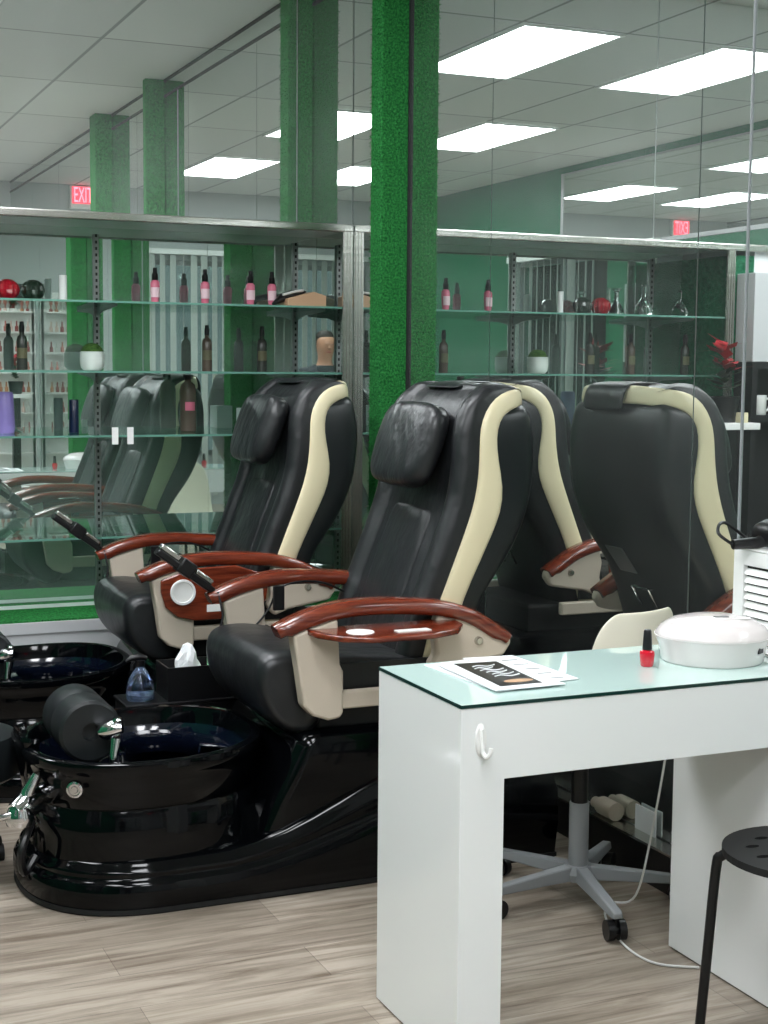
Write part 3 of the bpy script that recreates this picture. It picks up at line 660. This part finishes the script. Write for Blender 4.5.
            MB().box(-.212, -.14, -.015, .015, .004, .022, M4=rm).build('remote', 'steel', rh, bevel=.004); MB().box(-.08, -.015, -.015, .015, .004, .02, M4=rm).build('remote_keypad', 'steel', rh, bevel=.004)
            cb = catmull([(1.30-X0, yc-.03, .73), (1.31-X0, yc-.045, .66), (1.30-X0, yc-.05, .60), (1.36-X0, yc-.045, .58), (1.45-X0, yc-.04, .66), (1.50-X0, yc-.035, .735), (1.62-X0, yc-.04, .745), (1.74-X0, yc-.04, .69)], 6)
            P(MB().tube(cb, .0035, 6), 'remote_cord', 'black')
            P(MB().box(1.47-X0, 1.505-X0, yc-.05, yc-.036, .665, .74), 'cord_clip', 'black', smooth=False, bevel=.003)
    for o in list(bpy.data.objects):
        if o.parent == t and o.name.split('.')[0] in ('trim_band', 'rear_shell', 'backrest_cushion', 'lumbar_pad', 'headrest_pillow'): o.location = (.012, .03, 0)
    return t
A = pedi_chair('front black massage pedicure chair with cherry arms, tray open, beside white desk', False)
B = pedi_chair('rear black massage pedicure chair with tray folded down, beside glass case', True)
B.location = (X0-.09, Y0+1.10, 0)

# ------------------------------------------------------------------ manicure desk
DX0, DX1, DY0, DY1 = 1.264, 2.137, 2.50, 2.90
d = thing('manicure_desk', 'white gloss manicure desk with mint glass top in the foreground', 'desk', (DX0, DY0, 0))
w_, dp = DX1-DX0, DY1-DY0
bd = MB().prism([(0, .004), (.097, .004), (.097, .597), (w_-.097, .597), (w_-.097, .004), (w_, .004), (w_, .744), (0, .744)], 0, dp)
bd.build('body', 'gloss_white', d, smooth=False, bevel=.0015)
gt = MB().box(.001, w_-.001, .001, dp-.001, .746, .752).build('glass_top', 'mint', d, smooth=False)
MB().box(0, w_, -.001, .001, .745, .7515).box(-.001, .001, 0, dp, .745, .7515).build('glass_edge', 'glass_edge', gt, smooth=False)
MB().box(.004, .093, .005, dp-.005, 0, .004).build('foot_pad', 'black_matte', d, smooth=False); MB().box(w_-.093, w_-.004, .005, dp-.005, 0, .004).build('foot_pad', 'black_matte', d, smooth=False)
# adhesive hook on the leg
h = thing('adhesive_hook', 'small white adhesive hook stuck on the front of the desk leg', 'hook', (1.307, DY0, .68))
MB().lathe([(.0001, .004), (.011, .004), (.013, 0)], seg=24, sy=2.6, M4=Matrix.Rotation(PI/2, 4, 'X')).build('plate', 'white', h)
MB().tube(catmull([(0, -.004, .02), (0, -.007, -.005), (0, -.012, -.024), (.004, -.02, -.03), (.009, -.024, -.022), (.011, -.024, -.012)], 5), .0045, 8).build('prong', 'white', h)

# nail lamp
L_ = thing('nail_lamp', 'white oval nail curing lamp on the glass desk top', 'nail lamp', (1.995, 2.70, .7525), math.radians(-10))
pr = [(.0001, .0), (.87, .0), (.89, .004), (.93, .035), (.985, .052), (1.0, .057), (.985, .064), (.90, .078), (.7, .093), (.4, .101), (.0001, .103)]
lm = MB().lathe([(r*.130, z*1.0) for r, z in pr], seg=48, sx=1.0, sy=.93); lm.build('housing', 'lamp_white', L_, angle=70)
MB().lathe([(.0001, .0), (.13, .0), (.135, .002)], c=(0, 0, .0563), seg=48, sx=.972, sy=.905).build('seam_ring', 'white', L_)
MB().lathe([(.0001, .002), (.024, .002), (.026, 0)], c=(.046, -.040, .0985), seg=24, sy=.5, M4=Matrix.Identity(4)).build('power_button', 'white', L_)
MB().box(-.012, .022, -.036, -.022, .0995, .1030).build('display', 'ink', L_, smooth=False, bevel=.002)
MB().box(-.011, .011, -.004, .004, .028, .046, M4=Matrix.Translation((.070, -.0885, 0)) @ Matrix.Rotation(math.radians(38), 4, 'Z')).build('side_port', 'ink', L_, smooth=False)
cb = MB().tube(catmull([(2.15, 2.80, .758), (2.155, 2.83, .757), (2.142, 2.86, .757), (2.10, 2.89, .757), (2.08, 2.925, .758), (2.075, 2.94, .72), (2.065, 2.95, .55), (2.06, 3.0, .3), (2.09, 3.12, .05), (2.06, 3.2, .004), (1.99, 3.1, .004), (1.94, 2.93, .004), (1.95, 2.82, .004), (2.03, 2.76, .004)], 8), .003, 6)
tag(cb.build('power_cable', 'white'), 'thin white cable hanging behind the desk and looping on the floor', 'cable')

# nail polish
n_ = thing('nail_polish', 'red nail polish bottle with black cap on the desk, beside the lamp', 'nail polish', (1.815, 2.69, .7525))
MB().lathe([(.0001, 0), (.0125, 0), (.0150, .004), (.0168, .028), (.0155, .034), (.008, .037)], seg=24).build('bottle', 'red', n_)
MB().lathe([(.0105, .037), (.0108, .04), (.0085, .078), (.007, .081), (.0001, .0815)], seg=20).build('cap', 'black', n_)

# papers
def sheet(name, pts, z, m, th=.0012):
    return MB().prism(pts, z, z+th, 'z').build(name, m, None, smooth=False)
s1 = sheet('paper_sheet', [(1.36, 2.875), (1.50, 2.90), (1.50, 2.60), (1.385, 2.575)], .7525, 'paper'); tag(s1, 'blank white sheet lying under the black flyer on the desk', 'paper')
def flat(name, pts, z, m, par, th=.0006): return MB().prism(pts, z, z+th, 'z').build(name, m, par, smooth=False)
s2 = sheet('printed_sheet', [(1.47, 2.905), (1.59, 2.893), (1.60, 2.62), (1.48, 2.61)], .754, 'paper', .0015); tag(s2, 'white printed sheet with pale drawings beside the black flyer', 'paper')
for k in range(5):
    y = 2.85-k*.05; flat('print_line', [(1.52, y), (1.575, y-.004), (1.575, y-.010), (1.52, y-.006)], .7556, 'alu', s2)
s3 = sheet('flyer', [(1.38, 2.86), (1.53, 2.85), (1.54, 2.575), (1.375, 2.57)], .7565, 'paper', .002); tag(s3, 'black fronted glossy flyer with white script, on papers near the desk corner', 'flyer')
f3 = flat('black_cover', [(1.415, 2.838), (1.515, 2.83), (1.50, 2.60), (1.402, 2.598)], .7586, 'ink', s3)
for k in range(6):
    x = 1.435+random.uniform(-.005, .012); y = 2.79-k*.021; l = .045+random.uniform(0, .02)
    MB().tube(catmull([(x, y, .7596), (x+l*.3, y+.008, .7596), (x+l*.6, y-.005, .7596), (x+l, y+.006, .7596)], 4), .0016, 5).build('script_line', 'paper', f3)
MB().lathe([(.0001, .0008), (.028, .0008), (.028, 0)], c=(1.462, 2.632, .7593), seg=20, sx=1.2, sy=.5).build('tan_patch', 'tan', f3)

# ------------------------------------------------------------------ swivel shell chair behind the desk
c = thing('swivel_chair', 'white shell swivel chair on a grey star base behind the desk', 'chair', (2.0, 3.26, 0), math.radians(195))
MB().cyl((0, 0, .075), (0, 0, .268), .026).build('column', 'greypaint', c); MB().cyl((0, 0, .268), (0, 0, .42), .022).build('gas_lift', 'black', c)
MB().lathe([(.0001, .06), (.04, .06), (.045, .08), (.035, .10), (.0001, .10)], seg=20).build('hub', 'greypaint', c)
import itertools
for k, ang in enumerate((-102, -174, -30, 42, 114)):
    a = math.radians(ang-195); r = .292 if k == 0 else .275
    dr = Vector((math.cos(a), math.sin(a), 0)); nn = Vector((-dr.y, dr.x, 0)); R = []
    for q, wd, zt, zb in ((.02, .02, .10, .062), (.12, .018, .093, .062), (r, .015, .08, .06), (r+.01, .012, .074, .062)):
        p = dr*q; R.append([p+nn*wd+Vector((0, 0, zb)), p-nn*wd+Vector((0, 0, zb)), p-nn*wd*.8+Vector((0, 0, zt)), p+nn*wd*.8+Vector((0, 0, zt))])
    lg = MB().rings(R).build('leg', 'greypaint', c, bevel=.003)
    cp0 = dr*(r-.012)+Vector((0, 0, .027)); cw = MB()
    cw.cyl(cp0-nn*.024, cp0-nn*.006, .026, 18).cyl(cp0+nn*.006, cp0+nn*.024, .026, 18).cyl(cp0-nn*.02, cp0+nn*.02, .012, 10).cyl(cp0+Vector((0, 0, .0)), cp0+Vector((0, 0, .04)), .008, 10)
    cw.build('caster', 'black', lg)
# shell (faces -y), back rises at +y
R = []
for y, z, hw, cu in ((-.20, .445, .145, .0), (-.19, .455, .16, .004), (-.10, .437, .175, .02), (0, .43, .18, .028), (.09, .445, .178, .035), (.145, .49, .17, .04), (.165, .56, .165, .045), (.18, .66, .16, .045), (.19, .75, .15, .04), (.194, .795, .125, .03), (.196, .815, .095, .02)):
    R.append([Vector((hw*s_, y-(cu*s_*s_ if z > .48 else 0), z+(cu*s_*s_ if z <= .48 else 0))) for s_ in (-1, -.8, -.5, -.2, 0, .2, .5, .8, 1)])
MB().rings(R, False, False, False).build('shell', mat('warm_white_shell', (232, 226, 208), .3), c, solid=.008, sub=2, loc=(-.015, .01, -.012))

# black perforated stool at right
s = thing('black_stool', 'black metal stool with round pierced plastic seat at the right edge', 'stool', (1.918, 2.275, 0))
st = MB(); n = 48; 
def disk(mb, r, z0, z1, holes):
    # grid of quads inside the circle with small oval holes
    bm = bmesh.new()
    def circ(cx_, cy_, rx, ry, seg): return [bm.verts.new((cx_+rx*math.cos(2*PI*i/seg), cy_+ry*math.sin(2*PI*i/seg), 0)) for i in range(seg)]
    loops = [circ(0, 0, r, r, 48)]+[circ(a, b, .016, .008, 16) for a, b in holes]
    ed = []
    for l in loops:
        for i in range(len(l)): ed.append(bm.edges.new((l[i], l[(i+1) % len(l)])))
    bmesh.ops.triangle_fill(bm, edges=ed, use_beauty=True, use_dissolve=False)
    bm.verts.ensure_lookup_table(); bm.verts.index_update()
    V = [v.co.copy() for v in bm.verts]; Fc = [tuple(v.index for v in f.verts) for f in bm.faces]; E_ = [(e.verts[0].index, e.verts[1].index) for e in bm.edges if len(e.link_faces) == 1]
    bm.free(); k = len(V)
    mb.add([Vector((p.x, p.y, z1)) for p in V]+[Vector((p.x, p.y, z0)) for p in V], Fc+[tuple(i+k for i in reversed(f)) for f in Fc]+[(a, b, b+k, a+k) for a, b in E_])
holes = [(0, 0)]+[(.05*math.cos(a), .05*math.sin(a)) for a in [k*PI/3 for k in range(6)]]+[(.1*math.cos(a), .1*math.sin(a)) for a in [k*PI/5 for k in range(10)]]
disk(st, .16, .437, .452, holes); st.build('seat', 'black_matte', s, smooth=False)
for k in range(4):
    a = math.radians((224, 314, 44, 134)[k]); dr = Vector((math.cos(a), math.sin(a), 0))
    lp = catmull([tuple(dr*.06+Vector((0, 0, .43))), tuple(dr*.13+Vector((0, 0, .43))), tuple(dr*.162+Vector((0, 0, .418))), tuple(dr*.172+Vector((0, 0, .39))), tuple(dr*.185+Vector((0, 0, .2))), tuple(dr*.198+Vector((0, 0, .012)))], 5)
    l = MB().tube(lp, .0105, 12).build('leg', 'black', s); MB().cyl(tuple(dr*.198), tuple(dr*.198+Vector((0, 0, .02))), .0125, 12).build('foot', 'black_matte', l)

# white louvered cabinet between desk and mirror
lv_ = thing('louvered_cabinet', 'white louvered cabinet behind the nail lamp, against the mirror', 'cabinet', (2.168, 2.46, 0))
D = .40; H = .98
MB().box(.012, .128, 0, D, 0, H).build('body', 'white', lv_, smooth=False)
MB().box(0, .012, 0, .038, 0, H).box(0, .012, D-.038, D, 0, H).box(0, .012, .038, D-.038, H-.036, H).box(0, .012, .038, D-.038, 0, .06).build('door_frame', 'white', lv_, smooth=False, bevel=.0015)
sl = MB()
for k in range(45):
    z = .066+k*.0195; sl.prism([(.011, z-.002), (.002, z-.002), (.009, z+.0125), (.0115, z+.0125)], .038, D-.038)
sl.build('louvers', 'white', lv_, smooth=False); MB().box(.0116, .0125, .038, D-.038, .06, H-.036).build('louver_backing', 'darkgap', lv_, smooth=False)
# hair dryer & combs on it
hd = thing('hair_dryer', 'black hair dryer with a silver nozzle lying on the louvered cabinet', 'hair dryer', (2.222, 2.765, .981), math.radians(-90))
MB().tube([(-.07, 0, .035), (-.04, 0, .038), (.02, 0, .038), (.06, 0, .036)], [.024, .034, .034, .026], 20).build('body', 'black', hd)
MB().tube([(.06, 0, .036), (.09, 0, .035), (.12, 0, .033)], [.025, .018, .02], 16).build('nozzle', 'steel', hd)
MB().tube([(-.02, 0, .03), (-.03, -.04, .018), (-.04, -.10, .015)], [.017, .014, .012], 12).build('handle', 'black', hd)
MB().tube(catmull([(-.04, -.10, .015), (-.07, -.12, .04), (-.10, -.08, .06), (-.09, 0, .01), (-.02, .03, .006)], 6), .004, 8).build('cord', 'black', hd)
cm = MB().box(0, .14, -.012, .012, 0, .004)
for k in range(18): cm.box(.004+k*.0075, .008+k*.0075, .012, .034, 0, .003)
tag(cm.build('comb', 'white', smooth=False, loc=(2.205, 2.80, 1.065)), 'white comb resting on the black hair dryer', 'comb'); bpy.data.objects['comb'].rotation_euler = (math.radians(55), math.radians(-28), math.radians(-78)); bpy.data.objects['comb'].location = (2.178, 2.845, .9812); bpy.data.objects['comb'].rotation_euler = (0, 0, math.radians(-90))

# bottles lying on the mirror ledge
o = MB().tube([(0, 0, .027), (0, .075, .027), (0, .082, .026), (.0, .085, .026), (0, .115, .026)], [.0265, .0265, .024, .017, .016], 18).build('squeeze_bottle', 'beige', loc=(2.271, 3.50, .1125)); tag(o, 'white squeeze bottle lying on the black ledge under the desk', 'bottle')
o = MB().box(0, .004, -.05, .05, 0, .07).build('paper_card', 'paper', smooth=False, loc=(2.288, 3.38, .1125)); tag(o, 'small white card leaning on the mirror above the ledge under the desk', 'card')

# ------------------------------------------------------------------ trolley between chairs
tr = thing('supply_trolley', 'low black supply trolley standing between the two pedicure chairs', 'trolley', (1.35, 4.47, 0))
MB().box(-.28, .2, -.08, .08, .06, .352).build('body', 'black', tr, smooth=False, bevel=.006)
MB().box(-.285, .205, -.085, .085, .352, .36).build('top', 'black', tr, smooth=False, bevel=.003)
for sx in (-.25, .17):
    for sy in (-.055, .055): MB().cyl((sx, sy-.012, .03), (sx, sy+.012, .03), .03, 16).cyl((sx, sy, .03), (sx, sy, .062), .008, 10).build('caster', 'black_matte', tr)
bx = thing('supply_box', 'black open box of supplies on the trolley', 'box', (1.375, 4.465, .361))
b = MB().box(-.175, .17, -.072, .072, 0, .006); b.box(-.175, -.17, -.072, .072, .006, .105).box(.165, .17, -.072, .072, .006, .105).box(-.17, .165, -.072, -.067, .006, .105).box(-.17, .165, .067, .072, .006, .105)
b.build('walls', 'black', bx, smooth=False)
# tissue bundle
bm = MB(); R = []
rnd = random.Random(5)
for k in range(8):
    z = .0+k*.022; r = [.044, .046, .046, .044, .042, .036, .03, .016][k]
    R.append([Vector((math.cos(2*PI*i/14)*r*rnd.uniform(.7, 1.2), math.sin(2*PI*i/14)*r*rnd.uniform(.6, 1.0), z+rnd.uniform(-.006, .006))) for i in range(14)])
tag(bm.rings(R).build('tissue_bundle', 'paper', loc=(1.285, 4.465, .368), smooth=False), 'crumpled white tissues sticking out of the black supply box', 'tissues')
bt = thing('polish_remover', 'clear green and pink labelled bottle in the black supply box', 'bottle', (1.385, 4.46, .3675))
MB().lathe([(.0001, 0), (.035, 0), (.037, .01), (.037, .11), (.02, .135), (.013, .14)], seg=20).build('body', mat('pale_green_plastic', (150, 206, 160), .2, coat=.3), bt)
MB().lathe([(.014, .14), (.015, .142), (.015, .16), (.0001, .162)], seg=14).build('cap', 'white', bt)
MB().lathe([(.0375, .03), (.0378, .031), (.0378, .075), (.0375, .076)], seg=20).build('label', mat('magenta_label', (190, 90, 170), .4), bt)
sp = thing('trigger_sprayer', 'clear trigger spray bottle standing on the trolley by the basin', 'spray bottle', (1.13, 4.46, .3605))
MB().lathe([(.0001, 0), (.042, 0), (.045, .006), (.044, .03), (.038, .06), (.022, .09), (.013, .10), (.013, .108)], seg=24).build('body', 'clear', sp)
MB().lathe([(.0001, .002), (.041, .002), (.0435, .007), (.043, .018), (.0001, .018)], seg=24).build('liquid', 'water', sp)
MB().lathe([(.014, .106), (.015, .108), (.015, .124), (.010, .126), (.0001, .127)], seg=16).tube([(.02, 0, .128), (-.0, 0, .134), (-.03, 0, .132), (-.045, 0, .122)], [.008, .011, .009, .005], 10).tube([(-.012, 0, .13), (-.03, 0, .11), (-.028, 0, .095)], .003, 6).build('trigger_head', 'black', sp)

# pedicurist stool at left edge
ps = thing('pedicure_stool', 'low black round cushion stool cut by the left edge', 'stool', (.52, 4.12, 0))
MB().lathe([(.0001, .26), (.15, .26), (.172, .275), (.178, .31), (.176, .36), (.165, .385), (.13, .398), (.0001, .402)], seg=40).build('cushion', 'leather_flat', ps)
MB().cyl((0, 0, .08), (0, 0, .26), .03).build('column', 'chrome', ps)
for k in range(5):
    a = 2*PI*k/5+.3; dr = Vector((math.cos(a), math.sin(a), 0)); l = MB().tube([dr*.0+Vector((0, 0, .09)), dr*.13+Vector((0, 0, .06))], [.018, .012], 10).build('leg', 'black', ps)
    MB().cyl(dr*.13+Vector((-.01, 0, .024)), dr*.13+Vector((.01, 0, .024)), .024, 14).cyl(dr*.13+Vector((0, 0, .02)), dr*.13+Vector((0, 0, .06)), .007, 8).build('caster', 'black_matte', l)

# ------------------------------------------------------------------ seen only in mirrors
# retail rack against right mirror
rk = thing('retail_rack', 'white metal retail rack of small bottles, seen in the case mirror', 'shelf rack', (2.05, -.46, 0))
MB().box(.20, .23, -.03, .03, 0, 2.02).box(-.23, -.2, -.03, .03, 0, 2.02).box(-.22, .22, .02, .03, .08, 2.0).build('uprights', 'white', rk, smooth=False)
MB().box(-.23, .23, -.16, .16, 0, .08).build('base', 'white', rk, smooth=False)
levels = [.35+.165*k for k in range(10)]
for z in levels: MB().box(-.23, .19, .03, .17, z-.012, z).build('shelf', 'white', rk, smooth=False)
cols = [mat('rack_%d' % i, c_, .3, coat=.3) for i, c_ in enumerate([(200, 120, 110), (220, 190, 180), (150, 60, 60), (210, 210, 205), (190, 130, 90)])]
protos = []
for i, cm_ in enumerate(cols):
    o = MB().lathe([(.0001, 0), (.014, 0), (.015, .003), (.015, .04), (.006, .048), (.007, .05), (.006, .085), (.0001, .086)], seg=10).build('polish_bottle', cm_, loc=(0, 0, 0)); protos.append(o)
used = [False]*5; cname = ['rose', 'pale pink', 'dark red', 'white', 'tan']
for zi, z in enumerate(levels[3:]):
    for k in range(9):
        i = random.randrange(5); o = protos[i] if not used[i] else protos[i].copy()
        if used[i]: col.objects.link(o)
        used[i] = True; o.location = (2.05-.205+k*.045, -.46+.11, z+.001); tag(o, 'small %s polish bottle on the white retail rack' % cname[i], 'nail polish', cname[i]+' polish bottles on the rack')
# poinsettias
def poinsettia(x, y, z, s, label):
    t = thing('poinsettia', label, 'plant', (x, y, z))
    MB().lathe([(.0001, 0), (.045*s, 0), (.06*s, .1*s), (.055*s, .1*s), (.0001, .09*s)], seg=18).build('pot', 'black', t)
    R = random.Random(int(x*100)); lg = MB(); lr_ = MB()
    for k in range(60):
        a = R.uniform(0, 2*PI); e = R.uniform(-.1, 1.0); r = R.uniform(.05, .13)*s; base = Vector((0, 0, (.12+R.uniform(0, .12))*s)); dr = Vector((math.cos(a)*math.cos(e), math.sin(a)*math.cos(e), math.sin(e)*.5)); n = dr.cross(Vector((0, 0, 1))).normalized()
        red = k % 2; mb = lr_ if red else lg; base.z += .06*s if red else 0
        mb.add([base, base+dr*r*.5+n*r*.22, base+dr*r, base+dr*r*.5-n*r*.22], [(0, 1, 2), (0, 2, 3)])
    lg.build('leaves', 'leafgreen', t, smooth=False); lr_.build('bracts', 'leafred', t, smooth=False); return t
ct = thing('plant_stand', 'narrow white plant stand left of the glass case, seen in right mirror', 'stand', (.53, 5.44, 0))
MB().box(-.10, .10, -.10, .10, 1.14, 1.17).build('top', 'white', ct, smooth=False, bevel=.003); MB().box(-.03, .03, -.03, .03, .02, 1.14).build('post', 'black', ct, smooth=False); MB().box(-.1, .1, -.1, .1, 0, .02).build('foot', 'black', ct, smooth=False)
poinsettia(.55, 5.45, 1.1705, 1.15, 'red poinsettia in a pot on the white plant stand, in right mirror')
o = MB().box(-.02, .02, -.02, .02, 0, .045).build('candle', 'cream', smooth=False, bevel=.002, loc=(.495, 5.39, 1.1705)); tag(o, 'small cream square candle beside the poinsettia', 'candle')
p2 = dup(ct, (2.02, .12, 0), 'white plant stand beside the retail rack, holding a poinsettia')
poinsettia(2.02, .12, 1.1705, 1.0, 'red poinsettia in front of the white retail rack, in the case mirror')
# black station with mug
bc = thing('styling_station', 'black open styling station with white upper door left of the case', 'cabinet', (0, 5.52, 0))
MB().box(-.9, -.87, -.07, .062, 0, 1.44).box(.37, .40, -.07, .062, 0, 1.44).box(-.87, .37, .055, .062, 0, 1.44).box(-.87, .37, -.07, .055, 1.41, 1.44).box(-.87, .37, -.07, .055, 1.17, 1.20).box(-.87, .37, -.07, .055, 0, .6).build('carcass', 'black_matte', bc, smooth=False)
MB().box(-.9, .40, -.07, .062, 1.441, 1.84).build('upper_cabinet', 'silver_board', bc, smooth=False, bevel=.003)
mg = thing('mug', 'white mug on the black station shelf, seen at the right edge of the mirror', 'mug', (.32, 5.505, 1.2005))
MB().lathe([(.0001, 0), (.034, 0), (.037, .004), (.038, .09), (.035, .09), (.034, .008), (.0001, .006)], seg=24).build('cup', 'ceramic', mg)
MB().tube(catmull([(-.036, 0, .075), (-.062, 0, .07), (-.066, 0, .045), (-.055, 0, .022), (-.036, 0, .018)], 4), .005, 8).build('handle', 'ceramic', mg)
# salon chair
sl_ = thing('salon_chair', 'black padded salon chair left of the frame, seen in the right mirror', 'chair', (.12, 4.75, 0), math.radians(20))
MB().lathe([(.0001, 0), (.26, 0), (.27, .02), (.05, .05), (.035, .06), (.035, .36), (.0001, .36)], seg=32).build('base', 'chrome', sl_)
MB().box(-.26, .26, -.25, .25, .36, .50).build('seat', 'leather', sl_, bevel=.04, seg=4)
MB().prism([(.20, .50), (.30, .52), (.34, 1.0), (.31, 1.06), (.25, 1.02)], -.25, .25, 'x').build('backrest', 'leather', sl_, bevel=.03, seg=4)
for sx in (-1, 1): MB().box(sx*.31-.035, sx*.31+.035, -.24, .24, .64, .70).box(sx*.31-.015, sx*.31+.015, -.2, .2, .42, .64).build('armrest', 'leather', sl_, bevel=.012, seg=3)

# person holding the phone, standing behind the camera (seen tiny in the corner reflection)
pe = thing('person', 'person in a dark shirt holding up a phone, tiny in the case mirror', 'person', (-.24, -.42, 0))
def skin(name, nodes, edges, m, root=0, sub=2, parent=pe):
    me = bpy.data.meshes.new(name); me.from_pydata([n[0] for n in nodes], edges, []); me.update(); me.materials.append(M[m])
    o = bpy.data.objects.new(name, me); col.objects.link(o); o.parent = parent
    sk = o.modifiers.new('skin', 'SKIN'); sk.use_smooth_shade = True
    for i, n in enumerate(nodes):
        sv = me.skin_vertices[0].data[i]; r = n[1]; sv.radius = (r, r) if not isinstance(r, tuple) else r; sv.use_root = (i == root)
    md = o.modifiers.new('sub', 'SUBSURF'); md.levels = sub; md.render_levels = sub; return o
N_ = [((0, 0, .95), (.15, .10)), ((0, 0, 1.15), (.14, .095)), ((0, 0, 1.38), (.16, .10)), ((0, .01, 1.50), .07), ((0, .015, 1.57), .066), ((0, .03, 1.655), (.088, .105)), ((0, .03, 1.74), (.098, .115)), ((0, .03, 1.80), .075),
      ((-.2, 0, 1.43), .055), ((-.25, .06, 1.2), .043), ((-.02, .26, 1.27), .034), ((.08, .31, 1.31), .026), ((.2, 0, 1.43), .055), ((.27, .06, 1.2), .043), ((.25, .26, 1.27), .034), ((.22, .31, 1.31), .026),
      ((-.1, 0, .86), .09), ((-.11, .01, .48), .06), ((-.11, -.01, .09), .042), ((-.11, .12, .035), .035), ((.1, 0, .86), .09), ((.11, .01, .48), .06), ((.11, -.01, .09), .042), ((.11, .12, .035), .035)]
E_ = [(0, 1), (1, 2), (2, 3), (3, 4), (4, 5), (5, 6), (6, 7), (2, 8), (8, 9), (9, 10), (10, 11), (2, 12), (12, 13), (13, 14), (14, 15), (0, 16), (16, 17), (17, 18), (18, 19), (0, 20), (20, 21), (21, 22), (22, 23)]
# five fingers per hand
for hi, sx in ((11, 1), (15, -1)):
    p = Vector(N_[hi][0])
    for q in range(5):
        a = p+Vector((sx*.03, .0, -.03+q*.016)); b_ = a+Vector((sx*.03, .015, .004)); 
        if q == 4: a = p+Vector((sx*.0, .0, .035)); b_ = a+Vector((sx*.015, -.0, .03))
        i = len(N_); N_ += [(tuple(a), .009), (tuple(b_), .0075)]; E_ += [(hi, i), (i, i+1)]
pe.scale = (.95, .95, .94)
bo = skin('body', N_, E_, 'skin')
skin('shirt', [((0, 0, .83), (.20, .15)), ((0, 0, 1.15), (.19, .145)), ((0, 0, 1.38), (.205, .15)), ((0, .01, 1.51), .10), ((-.2, 0, 1.43), .085), ((-.25, .06, 1.2), .066), ((-.1, .19, 1.24), .055), ((.2, 0, 1.43), .085), ((.27, .06, 1.2), .066), ((.26, .19, 1.25), .055)], [(0, 1), (1, 2), (2, 3), (2, 4), (4, 5), (5, 6), (2, 7), (7, 8), (8, 9)], 'shirt')
skin('trousers', [((0, 0, .97), (.19, .14)), ((-.1, 0, .82), .125), ((-.11, .01, .48), .09), ((-.11, 0, .10), .075), ((.1, 0, .82), .125), ((.11, .01, .48), .09), ((.11, 0, .10), .075)], [(0, 1), (1, 2), (2, 3), (0, 4), (4, 5), (5, 6)], 'black_matte')
for sx in (-1, 1): MB().lathe([(.0001, 0), (.048, 0), (.052, .02), (.048, .06), (.04, .10), (.0001, .11)], c=(sx*.11, .05, 0), seg=20, sy=2.2).build('shoe', 'black', pe)
MB().lathe([(.070, -.04), (.082, .0), (.084, .03), (.078, .07), (.05, .10), (.0001, .112)], c=(0, .012, 1.735), seg=24, sy=1.12).build('hair', 'hair', pe)
fc = MB()
for sx in (-1, 1): fc.lathe([(.0001, -.007), (.012, 0), (.0001, .007)], c=(sx*.03, .118, 1.705), seg=10)
fc.build('eyes', 'ink', pe); MB().tube([(0, .115, 1.71), (0, .137, 1.67), (0, .118, 1.665)], [.007, .013, .008], 8).build('nose', 'skin', pe); MB().tube([(-.022, .112, 1.635), (0, .118, 1.633), (.022, .112, 1.635)], .005, 6).build('mouth', 'leafred', pe)
ph = MB().box(.045, .195, .30, .309, 1.215, 1.29).build('phone', 'black', None, smooth=False, bevel=.003); ph.location = (-.24, -.40, 0); tag(ph, 'black phone held up sideways by the person behind the camera', 'phone')
